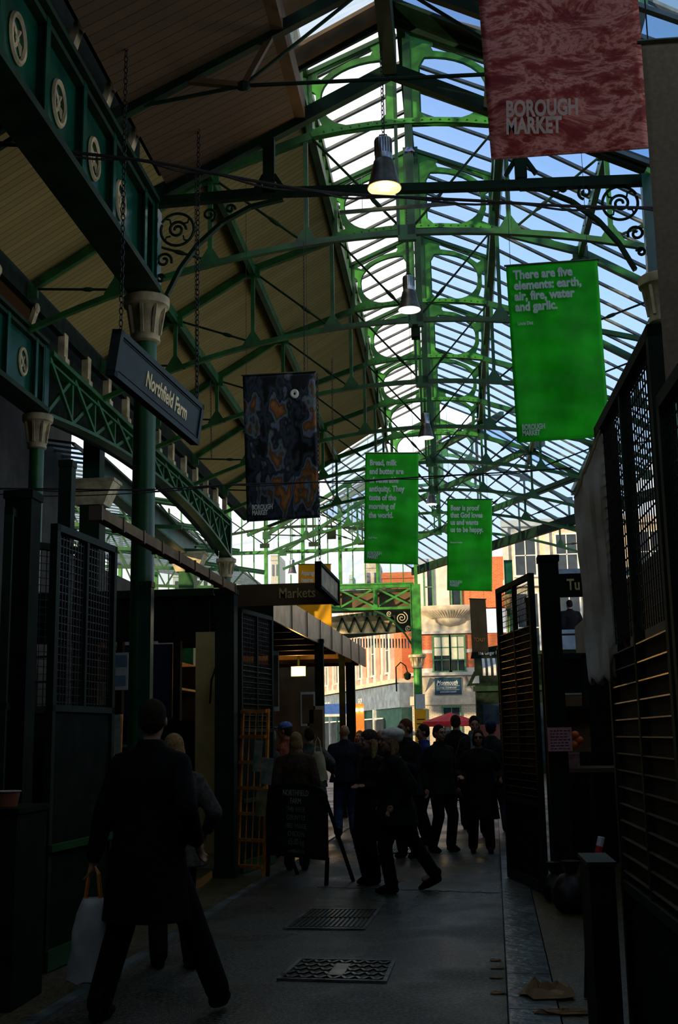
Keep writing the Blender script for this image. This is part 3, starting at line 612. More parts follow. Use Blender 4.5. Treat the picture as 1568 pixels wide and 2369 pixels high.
facet('stone_block', -hw-.02, sz(1549), -hw+.95, sz(1539), 'stonew', .06); facet('stone_block', .75, sz(1549), 1.5, sz(1539), 'stonew', .06)
facet('stone_wall', -hw-.1, sz(1461), 1.9, sz(1403), 'stone', .05); facet('cornice', -hw-.15, sz(1461), 1.9, sz(1455), 'stonew', .16)
facet('upper_brick_wall', -.2, sz(1403), hw+2.6, sz(1285), 'brick', 0); facet('render_pier', -hw+.1, sz(1403), -hw+.7, sz(1285), 'stonew', .1); facet('render_pier', -.45, sz(1403), .1, sz(1285), 'stonew', .1); facet('upper_wall', -hw, sz(1403), 0, sz(1285), 'stonew')
o = MB().lathe([(.05, sz(1446)), (.5, sz(1440)), (.75, sz(1434)), (.8, sz(1430)), (.85, sz(1427)), (1.2, sz(1418)), (1.65, sz(1410)), (1.7, sz(1406)), (1.8, sz(1401)), (1.8, sz(1399))], (.05, 0, 0), 40, sy=.55).build('balcony', 'stone', t, smooth=True)
mb = MB()
for k in range(30):
    a = pi+pi*(k+.5)/30; mb.beam((.05+cos(a)*.95, sin(a)*.5, sz(1425)), (.05+cos(a)*1.65, sin(a)*.9, sz(1409)), .05, .05)
mb.build('fluting', 'stone', o)
bwindow(t, -.42, sz(1549), .98, sz(1464)-sz(1549), nx=2, nz=3, blind=.55); bwindow(t, .42, sz(1549), .85, sz(1464)-sz(1549), nx=2, nz=3, blind=.66)
bwindow(t, -1.0, sz(1400), .55, 2.2, nx=1, nz=2); bwindow(t, .45, sz(1400), .6, 2.2, nx=1, nz=2)
bwindow(t, .0, 1.1, 1.0, 2.0, nx=2, nz=1); bwindow(t, -1.45, .6, .3, 2.4, nx=1, nz=1); bwindow(t, 2.3, .8, .9, 2.3, nx=1, nz=1)
for x in (-1.35, 1.15): MB().add([(x-.28, -.3, sz(1560)), (x+.28, -.3, sz(1560)), (x+.28, .1, sz(1560)), (x-.28, .1, sz(1560)), (x, -.05, sz(1592))], [(0, 1, 2, 3), (0, 4, 1), (1, 4, 2), (2, 4, 3), (3, 4, 0)]).build('corbel', 'stone', t)
sg = empty('shop_sign', (ox+su(1040), SY-.08, sz(1599)), 'dark blue painted coffee shop sign with white script on the corner building', 'sign')
MB().box(-.7, -.03, 0, .7, .05, .88).build('board', 'navy', sg)
text('lettering', 'Monmouth', .34, 'white', sg, (-.6, -.045, .5), sx=.72, bold=.02, shear=.35); text('lettering', 'COFFEE COMPANY', .12, 'white', sg, (-.6, -.045, .3), sx=1.0, bold=.01); text('lettering', 'BOROUGH MARKET', .11, 'white', sg, (-.42, -.045, .1), sx=.85, bold=.01)
MB().box(-.6, -.045, .44, .6, -.03, .455).box(-.6, -.045, .24, .6, -.03, .255).build('rules', 'white', sg)

t = empty('building', (at(1104, 1690, 47).x, 47, 0), 'dark shopfront behind the striped awning at the right of the street', 'building')
MB().box(0, 0, 0, 6, 2, 4.75).build('wall', 'black', t); MB().box(-.1, -.15, 3.3, 6, 0, 3.5).box(-.1, -.1, 4.7, 6, .1, 4.85).build('cornice', 'iron_d', t)
for k in range(3): MB().box(.25+k*1.3, -.03, .6, 1.3+k*1.3, 0, 2.8).build('window', 'wdark', t)
MB().box(.1, -.2, 0, 1.6, -.1, 2.0).build('red_counter', mat('dim_red_counter', (.12, .02, .01), .6), t)
# left street row
def row(P0, P1, label):
    P0, P1 = V((*P0, 0)), V((*P1, 0)); L = (P1-P0).length; rz = math.atan2((P1-P0).y, (P1-P0).x)
    t = empty('building', P0, label, 'building', rz=rz); return t, L
# local x runs from P0 (far left) to P1 (near corner): faces -y
t, L = row((-12.3, 90), (-3.0, 62.8), 'long sunlit brick terrace with white stone pilasters above blue-grey shopfronts')
MB().box(0, 0, 0, L, 1, 3.1).build('ground_floor_wall', 'teal', t); MB().box(0, -.1, 3.1, L, 1, 4.4).build('shop_fascia', 'bluegrey', t)
MB().box(0, -.3, 4.4, L, 1, 4.62).build('cornice', 'stone', t); MB().box(0, .1, 4.62, L, 1, 9.5).build('upper_wall', 'brick', t)
k = 0; x = .5
while x < L-1:
    MB().box(x, -.14, 4.6, x+.42, .12, 9.5).box(x-.05, -.18, 4.6, x+.47, .12, 5.0).build('pilaster', 'stonew', t)
    if k % 2 == 0: bwindow(t, x+1.0, 5.0, .95, 2.6, y=.02, fm='white', nx=1, nz=2)
    x += 1.55; k += 1
x = .6; k = 0
while x < L-3:
    MB().box(x, -.12, .5, x+1.9, -.02, 2.5).build('shop_window', 'wdark', t); MB().box(x-.15, -.2, 0, x-.03, 0, 3.1).build('shop_pier', ('teal', 'white', 'bluegrey')[k % 3], t); MB().box(x+.1, -.16, 2.55, x+1.8, -.1, 2.62).build('shelf_edge', 'white', t)
    x += 2.3; k += 1
text('lettering', 'BOROUGH', .6, 'white', t, (L-19, -.12, 3.5), sx=.8, bold=.02); text('lettering', 'SHOP', .5, 'white', t, (L-9, -.12, 3.5), sx=.8, bold=.02)
# lit pale building on the right beyond the gates
t = empty('building', (2.6, 60, 0), 'sunlit pale building with tall windows seen between the right stalls and the hip roof', 'building')
MB().box(0, 0, 0, 16, 1, 12.4).build('wall', 'stone', t)
for zz in (4.6, 9.0, 12.1): MB().box(-.1, -.25, zz, 16, 0, zz+.35).build('cornice', 'stonew', t)
for r_, zz in enumerate((5.1, 9.5)):
    for k in range(7): bwindow(t, 1.1+k*2.1, zz, 1.2, (3.6, 2.2)[r_], fm='white', nx=2, nz=2)
for k in range(8): MB().box(k*2.1, -.14, 4.9, k*2.1+.25, 0, 12.1).build('pilaster', 'stonew', t)
# skyline beyond the gable
def sky_box(name, px0, px1, py0, Y, m, lab, win=0, top=None):
    a, b = at(px0, 1345, Y), at(px1, 1345, Y); z = at(px0, py0, Y).z; t = empty(name, ((a.x+b.x)/2, Y, 0), lab, 'building'); w = (b.x-a.x)/2
    MB().box(-w, 0, 0, w, 4, z).box(-w*1.04, -.1, z-.5, w*1.04, 4, z-.2).build('wall', m, t)
    if top: MB().lathe([(w*.9, z), (w*.8, z+w), (w*.3, z+w*1.8), (.1, z+w*3.4)], (0, 2, 0), 10).build('spire', m, t)
    if win:
        mb = MB()
        for i in range(win):
            for j in range(3): x = -w+w*2*(i+.5)/win; mb.box(x-w/win*.4, -.08, z-2-j*2.4, x+w/win*.4, 0, z-.9-j*2.4)
        mb.build('window', 'wdark', t)
    return t
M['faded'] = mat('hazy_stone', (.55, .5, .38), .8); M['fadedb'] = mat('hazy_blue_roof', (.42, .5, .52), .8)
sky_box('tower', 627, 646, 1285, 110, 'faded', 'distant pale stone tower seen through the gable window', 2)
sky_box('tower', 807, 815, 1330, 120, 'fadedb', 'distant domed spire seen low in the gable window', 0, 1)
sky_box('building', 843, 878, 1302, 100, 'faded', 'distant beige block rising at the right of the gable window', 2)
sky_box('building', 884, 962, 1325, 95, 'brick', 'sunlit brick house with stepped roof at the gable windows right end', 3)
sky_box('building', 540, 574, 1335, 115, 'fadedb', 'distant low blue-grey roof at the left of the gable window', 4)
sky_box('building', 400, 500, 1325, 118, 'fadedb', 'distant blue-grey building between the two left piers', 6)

# awning, umbrella, signs
t = empty('striped_awning', at(1143, 1545, 40), 'small black and white striped awning over a shop at the right of the street', 'awning')
mb = MB(); mw = MB()
for k in range(11):
    m_ = mb if k % 2 else mw; x = -.4+k*.09
    m_.hexa([(x, -.5, -.05), (x+.09, -.5, -.05), (x+.09, .5, .35), (x, .5, .35), (x, -.5, -.03), (x+.09, -.5, -.03), (x+.09, .5, .37), (x, .5, .37)]); m_.box(x, -.52, -.28, x+.09, -.5, -.04)
mb.build('dark_stripes', 'rubber', t); mw.build('white_stripes', 'white', t)
c = at(1140, 1510, 39.5); t = empty('shop_sign', c, 'dark green shop sign above the striped awning', 'sign')
MB().hexa([(-.75, -.03, -.18), (.5, -.03, -.18), (.5, .03, -.18), (-.75, .03, -.18), (-.68, -.03, .12), (.5, -.03, .28), (.5, .03, .28), (-.68, .03, .12)]).build('board', 'black', t)
text('lettering', 'The Ginger Pig', .17, 'txt_w', t, (-.5, -.04, -.06), sx=.7, bold=.005)
c = at(1098, 1570, 41); o = MB().hexa([(-.28, 0, -.25), (.2, 0, -.22), (.2, .05, -.22), (-.28, .05, -.25), (-.02, 0, .25), (.2, 0, .2), (.2, .05, .2), (-.02, .05, .25)]).hexa([(-.1, -.02, -.16), (.15, -.02, -.16), (.15, 0, -.16), (-.1, 0, -.16), (.02, -.02, .08), (.15, -.02, .1), (.15, 0, .1), (.02, 0, .08)], 1).build('hanging_sign', ['black', 'bluegrey']); o.location = c
tag(o, 'small slanted black sign hanging left of the striped awning', 'sign')
C = at(1042, 1690, 45); zt = at(1042, 1648, 45).z
t = empty('parasol', (C.x, 45, 0), 'bright red parasol open behind the crowd', 'parasol')
mb = MB(); n = 8; vs = [(0, 0, zt)]; 
for i in range(n): a = 2*pi*i/n+.2; vs.append((1.05*cos(a), 1.05*sin(a), zt-.34))
for i in range(n): a = 2*pi*i/n+.2; vs.append((1.05*cos(a), 1.05*sin(a), zt-.52))
mb.add(vs, [(0, 1+i, 1+(i+1) % n) for i in range(n)]+[(1+i, 1+n+i, 1+n+(i+1) % n, 1+(i+1) % n) for i in range(n)])
o = mb.build('canopy', 'red', t); md = o.modifiers.new('s', 'SOLIDIFY'); md.thickness = .01
MB().tube([(0, 0, 0), (0, 0, zt)], .03, 8).box(-.25, -.25, 0, .25, .25, .1).build('pole', 'steel', t)
c = at(974, 1690, 49.5)
t = empty('street_notice', (c.x, 49.45, 0), 'white notice above a yellow sign fixed to the green street column', 'sign')
MB().box(-.2, 0, at(974, 1640, 49.5).z, .2, .02, at(974, 1606, 49.5).z).build('notice', 'paper', t); MB().box(-.24, -.02, .9, .24, .02, at(974, 1640, 49.5).z-.02).build('yellow_sign', 'yellow_b', t)
mb = MB()
for k in range(8): mb.box(-.16, -.03, 1.0+k*.18, .16, -.02, 1.04+k*.18)
mb.build('print', 'black', t)
t = empty('street_lantern', at(930, 1560, 49), 'small black lantern on a bracket left of the green street column', 'lantern')
MB().tube([(-.25, 0, -.7), (-.25, 0, .3), (-.05, 0, .5), (.15, 0, .35), (.22, 0, .1)], .03, 6).build('bracket', 'black', t); MB().lathe([(.03, .1), (.16, 0), (.12, -.2), (.03, -.24)], (.22, 0, 0), 10).build('lantern_head', 'black', t)
c = at(768, 1640, 60); t = empty('shop_awning', c, 'blue awning under the steel canopy, on the far street', 'awning')
MB().hexa([(-1, -.8, -.3), (.9, -.8, -.3), (.9, .4, .2), (-1, .4, .2), (-1, -.8, -.26), (.9, -.8, -.26), (.9, .4, .26), (-1, .4, .26)]).build('cloth', mat('blue_awning', (.04, .12, .4), .7), t); MB().box(-1, -.84, -.4, .9, -.8, -.28).build('edge', 'white', t)
c = at(830, 1650, 58); t = empty('shop_display', (c.x, 58, 0), 'orange lit shop doorway at the left of the teal shopfront', 'shopfront')
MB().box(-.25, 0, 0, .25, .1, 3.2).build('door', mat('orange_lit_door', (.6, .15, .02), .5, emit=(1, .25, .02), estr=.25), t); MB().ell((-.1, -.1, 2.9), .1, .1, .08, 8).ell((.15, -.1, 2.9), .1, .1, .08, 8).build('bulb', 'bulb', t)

# ================================================================= LEFT STALLS
M['bronze'] = mat('dull_bronze_slat', (.42, .36, .22), .3, metal=.8, var=.2)
def gate(A, B, z1, label, lower=1.9, rail=.85, slats=(1.9, 2.4, .09), mesh=(2.4, 3.2), mid=1, shine='black', z0=.02, group=None, name='mesh_gate'):
    A, B = V((*A, 0)), V((*B, 0)); L = (B-A).length; rz = math.atan2((B-A).y, (B-A).x)
    t = empty(name, (A.x, A.y, 0), label, 'gate', group, rz)
    f = .055; mb = MB(); mb.box(0, -.03, z0, f, .03, z1).box(L-f, -.03, z0, L, .03, z1).box(0, -.03, z1-f, L, .03, z1).box(0, -.03, z0, L, .03, z0+.1).box(0, -.03, lower-.03, L, .03, lower+.02)
    for k in range(1, mid+1): x = L*k/(mid+1); mb.box(x-.02, -.025, lower, x+.02, .025, z1)
    o = mb.build('frame', 'iron_d', t)
    MB().box(f, -.012, z0+.1, L-f, .012, lower).build('lower_panel', 'black', t)
    if rail: MB().box(0, -.06, rail, L, .04, rail+.05).build('ledge', 'iron', t); MB().box(0, -.05, z0, L, .03, z0+.14).build('plinth', 'iron', t)
    if slats:
        mb = MB(); z = slats[0]+.04
        while z < slats[1]: mb.box(f, -.022, z, L-f, -.004, z+.006); z += slats[2]
        mb.build('slats', shine, t)
        MB().box(f, .0, slats[0], L-f, .012, slats[1]).build('shade_sheet', 'black', t)  # Black sheet added in place of the stall's darkness behind the slats
    if mesh:
        mb = MB(); z = mesh[0]+.02
        while z < mesh[1]: mb.box(f, -.003, z, L-f, .003, z+.006); z += .06
        x = f
        while x < L-f: mb.box(x, -.006, mesh[0], x+.006, 0, mesh[1]); x += .055
        mb.build('wire_mesh', 'rubber', t)
    return t
gate((-3.05, 8.6), (-2.93, 9.8), 3.3, 'tall dark mesh gate left of the walking man, with a green ledge', slats=None, mesh=(1.92, 3.22), mid=1)
gate((-3.55, 8.9), (-3.12, 9.5), 3.25, 'narrow mesh gate folded behind the first one at the far left', slats=None, mesh=(1.92, 3.2), mid=0)
gate((-3.14, 7.9), (-3.3, 8.75), 3.3, 'dark gate leaf cut by the left edge of the picture', slats=None, mesh=None, mid=0)
gate((-2.74, 14.7), (-2.52, 15.9), 3.28, 'slatted gate behind the wooden leaflet rack', lower=1.75, slats=(1.75, 2.6, .07), mesh=(2.0, 3.2), mid=1, shine='bronze')
def post(x, y, w, z1, m, lab, z0=0, name='stall_post'):
    mb = MB().box(-w/2, -w/2, z0, w/2, w/2, z1).box(-w*.58, -w*.58, z0, w*.58, w*.58, z0+.12).box(-w*.56, -w*.56, z1-.06, w*.56, w*.56, z1); o = mb.build(name, m); o.location = (x, y, 0); return tag(o, lab, 'post')
a = at(55, 1140, 8.2); post(a.x, 8.2, .2, a.z, 'black', 'square black stall post nearest the left edge')
a = at(130, 1100, 9.9); post(a.x, 10.2, .12, a.z+.2, 'iron_d', 'thin dark post behind the mesh gate at the left')
a = at(415, 1275, 11.9); post(a.x-.4, 12.1, .13, 3.3, 'iron_b', 'slim post carrying the stall rail left of the tall column')
a = at(520, 1362, 14.3); post(a.x, 14.4, .24, a.z, 'iron_d', 'dark square post between the cream pillar and the leaflet rack')
a, b = at(222, 1186, 9.9), at(535, 1362, 14.2)
t = empty('stall_rail', (0, 0, 0), 'long jointed rail sloping along the top of the left stall front', 'beam')
mb = MB().beam(a, b, .1, .1)
for k in range(9): p = a.lerp(b, k/8); mb.box(p.x-.06, p.y-.02, p.z-.07, p.x+.06, p.y+.02, p.z+.06, 1)
mb.build('rail', ['card', 'ply'], t)
# cream pillar and cabin wall
M['pillar_cream'] = mat('yellowed_cream_board', (.75, .55, .22), .6, var=.15, scale=2)
x0 = at(452, 1700, 15.4).x; x1 = at(502, 1700, 15.4).x
t = empty('stall_pillar', ((x0+x1)/2, 15.5, 0), 'cream panelled pillar beside the dark post in the left stall', 'pillar'); w = (x1-x0)/2
MB().box(-w, -.12, 0, w, .25, 3.05).build('shaft', 'pillar_cream', t); MB().box(-w*1.03, -.14, .85, w*1.03, .25, .9).box(-w*1.05, -.15, 0, w*1.05, .25, .2).build('bands', 'cream', t)
MB().tube([(w, -.16, 2.6), (w-.06, -.18, 2.4), (w-.08, -.18, 2.1)], .015, 6).build('cable', 'rubber', t)
xL = -6.0
t = empty('stall_cabin', (0, 15.95, 0), 'dark stall cabin with grid windows behind the tall column', 'stall')
MB().box(xL, 0, 0, -3.4, .1, 1.9).box(xL, 0, 3.0, -3.4, .1, 3.6).box(-3.9, -.02, 0, -3.8, .1, 3.5).box(-4.7, -.02, 0, -4.62, .1, 3.5).build('wall', 'black', t)
MB().box(-4.6, .03, 1.95, -3.92, .06, 2.95).build('blue_panel', mat('deep_blue_board', (.008, .015, .05), .5), t)
mb = MB()
for k in range(5): mb.box(-5.9+k*.3, .02, 1.9, -5.87+k*.3, .05, 3.0)
for k in range(3): mb.box(-5.95, .02, 2.1+k*.35, -4.7, .05, 2.13+k*.35)
mb.build('window_grid', 'iron_d', t); MB().box(-6.0, -.1, 3.6, -3.32, .2, 3.7).build('roof', 'iron_d', t)
MB().box(-4.6, -.03, 1.2, -3.9, 0, 1.24).box(-4.6, -.03, 1.55, -3.9, 0, 1.59).build('rail', 'winf', t)
c = at(278, 1553, 13.6); o = MB().box(-.095, 0, -.22, .095, .01, .22).box(-.08, -.004, .05, .08, 0, .19, 1).box(-.07, -.004, -.17, .07, 0, -.05, 1).build('paper_notice', ['paper', 'bluegrey']); o.location = c
tag(o, 'pale paper notice hanging left of the tall green column', 'notice')
# left side counter with tub
c = at(20, 1818, 7.6); t = empty('counter', (c.x, 7.65, 0), 'dark low counter at the lower left edge', 'counter'); MB().box(-.35, -.25, 0, .14, .3, 1.2).build('body', 'black', t); MB().box(-.37, -.27, 1.2, .16, .32, 1.235).build('top', 'black', t)
t = empty('food_tub', (c.x, 7.6, 1.236), 'reddish food tub with a pale rim on the counter at the left edge', 'tub')
MB().lathe([(.058, 0), (.076, .09), (.078, .095)], (0, 0, 0), 16).build('body', mat('red_tub', (.35, .1, .05), .6), t); MB().tube([(.08*cos(a), .08*sin(a), .097) for a in [2*pi*k/20 for k in range(20)]], .004, 6, close=True).build('rim', 'paper', t)
# second stall: steel canopy
a, b = at(632, 1366, 16.2), at(846, 1502, 27.7); dn = (b-a); dn.z = 0; dn.normalize(); sd = V((-dn.y, dn.x, 0))
if sd.x > 0: sd = -sd
t = empty('stall_canopy', (0, 0, 0), 'long flat stall canopy with a brushed steel fascia above the golden light', 'canopy')
H = V((0, 0, .42)); mb = MB(); mb.hexa([a-H, b-H, b-H-sd*-.03, a-H-sd*-.03, a, b, b-sd*-.03, a-sd*-.03]); fo = mb.build('fascia', 'steel', t)
mb = MB()
for k in range(1, 8): p = a.lerp(b, k/8); mb.beam(p-H-sd*.01, p-sd*.01, .012, .02)
mb.build('fascia_seam', 'iron_d', fo)
W = sd*2.6; Z1 = V((0, 0, -.3)); Z2 = V((0, 0, -.02)); s0 = sd*.04
MB().hexa([a+s0+Z1, b+s0+Z1, b+W+Z1, a+W+Z1, a+s0+Z2, b+s0+Z2, b+W+Z2, a+W+Z2]).build('roof', 'ply', t)
MB().hexa([a-H, a-H+V((0, .04, 0)), a-H+W+V((0, .04, 0)), a-H+W, a, a+V((0, .04, 0)), a+W+V((0, .04, 0)), a+W]).build('end_fascia', 'iron_d', t)
mb = MB()
for k in range(9): p = a.lerp(b, (k+.5)/9)+Z1+V((0, 0, -.06)); mb.beam(p+sd*.1, p+W, .07, .12)
mb.build('rafter', 'ply', t)
for i, (px, Y, w) in enumerate(((746, 20.5, .15), (797, 24.5, .12), (816, 27.0, .2))):
    c = at(px, 1600, Y); post(c.x-.05, Y, w, a.z-.35, 'black', 'black post under the steel canopy, '+('nearest', 'middle', 'farthest')[i]+' of the three')
# stall interior behind canopy
t = empty('stall_partition', (-4.75, 29.2, 0), 'dark end partition of the canopy stall, behind the golden glow panel', 'partition'); MB().box(-1.4, 0, 0, 1.25, .06, 3.52).build('panel', 'ply', t); MB().box(-1.4, -.04, 1.0, 1.25, 0, 1.08).box(-.1, -.03, 0, 0, 0, 3.2).build('battens', 'card', t)
t = empty('stall_shelving', (-4.75, 22, 0), 'dark shelving behind the crowd under the steel canopy', 'shelving')
MB().box(-.6, -5, 0, -.5, 5, 3.1).build('back_panel', 'card', t)
for k in range(4): MB().box(-.5, -4.5, .7+k*.6, -.1, 4.5, .74+k*.6).build('shelf', 'ply', t)
for k in range(7): MB().box(-.5, -4.5+k*1.5, .3, -.12, -4.46+k*1.5, 3.0).build('upright', 'ply', t)
c = at(690, 1553, 24); t = empty('floodlight', c, 'blazing golden rectangular panel standing for the reflected sun, under the steel canopy', 'lamp')  # Glowing panel stands in for the low sun's reflection in a window
MB().box(-.16, 0, -.11, .16, .1, .11).box(-.02, .03, .1, .02, .07, .5).build('housing', 'black', t); MB().box(-.145, -.012, -.095, .145, 0, .095).build('lens', mat('sun_glint_panel', (1, .8, .4), .4, emit=(1, .62, .14), estr=9), t)
for i, (px, py, w, h, m, lab) in enumerate(((638, 1575, .05, .5, 'paper', 'narrow pale notice strip hanging behind the leaflet rack'), (712, 1640, .12, .28, 'paper', 'white-framed notice left of the first canopy post'), (731, 1690, .14, .4, 'cream', 'cream framed poster beside the first canopy post'))):
    c = at(px, py, 19.5); o = MB().box(-w, 0, -h, w, .02, h).box(-w*.8, -.004, -h*.85, w*.8, 0, h*.85, 1).build('poster', [m, 'ply']); o.location = c; tag(o, lab, 'poster')

# ================================================================= RACKS
def rack(loc, rz, tilt, label, w=.34, h=1.75, rows=7, cards=()):
    t = empty('leaflet_rack', loc, label, 'rack', rz=rz); t.rotation_euler = Euler((tilt, 0, rz))
    for s in (-1, 1): MB().beam((s*w/2, 0, 0), (s*w/2, 0, h), .035, .03).build('side_rail', 'wood', t)
    for k in range(rows):
        z = .12+k*(h-.15)/(rows-1); MB().box(-w/2, -.05, z-.02, w/2, .0, z+.02).build('shelf', 'wood', t)
    mb = MB()
    for k in range(1, 4): mb.beam((-w/2+w*k/4, .01, .1), (-w/2+w*k/4, .01, h-.03), .012, .012)
    mb.build('slats', 'wood', t)
    return t
M['leaf1'] = mat('printed_leaflet', (.45, .42, .32), .3, col2=(.12, .2, .2), scale=9); M['leaf2'] = mat('ochre_leaflet', (.4, .33, .14), .4, col2=(.12, .12, .06), scale=7)
rp = atZ(600, 2012, 0); rack((rp.x+.02, 14.5, 0), -.55, -.05, 'tall wooden leaflet rack with hanging prints, left of the blackboard', w=.42, h=2.0)
for i, (px, py, w, h, m, lab) in enumerate(((596, 1745, .05, .3, 'leaf1', 'long thin print hanging on the tall rack'), (617, 1780, .07, .25, 'leaf1', 'pale print clipped to the tall rack at mid height'), (604, 1852, .07, .26, 'leaf2', 'ochre print hanging lowest on the tall rack'))):
    c = at(px, py, 14.05); o = MB().box(-w, 0, -h/2-.05, w, .006, h/2).box(-w, -.004, h/2-.02, w, .01, h/2+.01).build('hanging_print', m); o.location = c; o.rotation_euler = (0, R_(6), -.25); tag(o, lab, 'print')
c = at(243, 1700, 11.3); rack((c.x, 11.35, .35), -.1, -.04, 'wooden leaflet rack beside the walking mans shoulder', w=.24, h=1.55)
for px, py, w, h, lab in ((258, 1700, .085, .36, 'shiny plastic-covered print on the rack behind the man'), (229, 1705, .05, .4, 'narrow dull print on the same rack, left of the shiny one')):
    c = at(px, py, 11.15); o = MB().box(-w, 0, -h/2, w, .006, h/2).box(-w, -.003, h/2-.02, w, .01, h/2+.01).build('hanging_print', 'leaf1'); o.location = c; tag(o, lab, 'print')

M['faint_chalk'] = mat('faint_chalk', (.3, .36, .34), .9)
# ================================================================= A-BOARD
pa, pb = atZ(762, 2048, 0), atZ(618, 2030, 0); pa = V((pa.x, pa.y, 0)); rz = math.atan2(pb.y-pa.y, pb.x-pa.x)+pi
t = empty('chalkboard', pb, 'black A-board chalkboard with farm prices standing on the lane', 'chalkboard', rz=rz); wd = (pb-pa).length
zt = .98; out = [(.02, .28), (wd-.02, .28), (wd-.02, zt)]+[(wd/2+(wd/2-.02)*cos(a), zt+.13*sin(a)) for a in [pi*k/12 for k in range(1, 12)]]+[(.02, zt)]
plate('board', [out], .012, 'chalk', t)
fr = MB(); fr.tube([(x, -.014, z) for x, z in out], .016, 6, close=True); fr.build('frame', 'black', t)
for x in (.03, wd-.03): MB().beam((x, 0, .3), (x, -.02, 0), .04, .03).build('leg', 'black', t)
for x in (.06, wd-.06): MB().beam((x, .02, zt-.05), (x, .42, 0), .035, .03).build('leg', 'black', t)
MB().box(wd-.1, -.03, zt+.0, wd-.02, -.01, zt+.03).build('hinge', 'steel', t)
for i, (s_, sz_) in enumerate((('NORTHFIELD', .095), ('FARM', .095), ('THIS WEEK', .085), ('COUNTRY', .085), ('FREE RANGE', .08), ('CHICKEN', .085), ('£5.00 kg', .1), ('northfieldfarm', .06))):
    text('chalk_writing', s_, sz_, 'chalkline' if i < 2 else M['faint_chalk'], t, (wd/2, -.016, .97-i*.093), align='CENTER', sx=.85, bold=-.002 if i < 2 else -.004, ext=.001)

# ================================================================= SIGNS
def frame_matrix(TL, TR, BL):
    ex = (TR-TL).normalized(); ez = (TL-BL); ez = (ez-ex*ez.dot(ex)).normalized(); ey = ez.cross(ex)
    return Matrix(((ex.x, ey.x, ez.x, BL.x), (ex.y, ey.y, ez.y, BL.y), (ex.z, ey.z, ez.z, BL.z), (0, 0, 0, 1)))
TL, TR, BL, BR = at(272, 757, 10.3), at(460, 931, 12.35), at(258, 862, 10.3), at(447, 1018, 12.35)
t = empty('hanging_sign', (0, 0, 0), 'dark framed farm sign with gold letters hanging on chains', 'sign'); Mx = frame_matrix(TL, TR, BL); t.matrix_world = Mx
w, h = (TR-TL).length, .41
MB().box(0, -.03, 0, w, .03, h).build('board', 'signblue', t)
mb = MB()
for z in (0, h): mb.box(-.03, -.05, z-.035, w+.03, .05, z+.02)
for x in (0, w): mb.box(x-.03, -.05, -.03, x+.03, .05, h+.02)
for z in (.04, h-.055): mb.box(.04, -.04, z, w-.04, -.03, z+.008)
mb.build('frame', 'signblue', t)
text('lettering', 'Northfield Farm', .225, 'gold', t, (w*.31, -.034, h*.5-.085), sx=.72, bold=.022)
for p in (V((.05, 0, h+.02)), V((w-.08, 0, h+.02))):
    mb = MB(); wp = Mx @ p; chain(mb, wp, V((wp.x, wp.y, 8.5 if p.x < 1 else 8.63)), .06, .02, .006)
    o = mb.build('sign_chain', 'rubber'); o.parent = t; o.matrix_parent_inverse = Mx.inverted()
t = empty('stall_sign', at(530, 1400, 15.4), 'dark stall sign board lettered in pale type above the steel canopy', 'sign')
w = at(775, 1400, 15.4).x-at(530, 1400, 15.4).x
MB().box(0, 0, 0, w, .05, .27).box(0, -.01, -.02, w, .06, .0).build('board', 'ply', t); text('lettering', 'Markets', .19, 'gold', t, (w*.47, -.006, .075), sx=.8, bold=.015)
TL, TR, BL = at(735, 1303, 14.4), at(778, 1347, 15.6), at(736, 1357, 14.4)
t = empty('hanging_sign', (0, 0, 0), 'narrow sign panel in a black frame, hanging end-on above the canopy', 'sign'); Mx = frame_matrix(TL, TR, BL); t.matrix_world = Mx; w = (TR-TL).length
MB().box(0, -.02, 0, w, .02, .3).build('board', 'cream_d', t); mb = MB()
for z in (0, .3): mb.box(-.02, -.04, z-.02, w+.02, .04, z+.02)
for x in (0, w): mb.box(x-.02, -.04, -.02, x+.02, .04, .32)
mb.build('frame', 'black', t)
p = Mx @ V((.1, 0, .32)); mb = MB(); chain(mb, p, p+V((0, 0, 2.5)), .06, .015, .005); o = mb.build('sign_chain', 'rubber'); o.parent = t; o.matrix_parent_inverse = Mx.inverted()

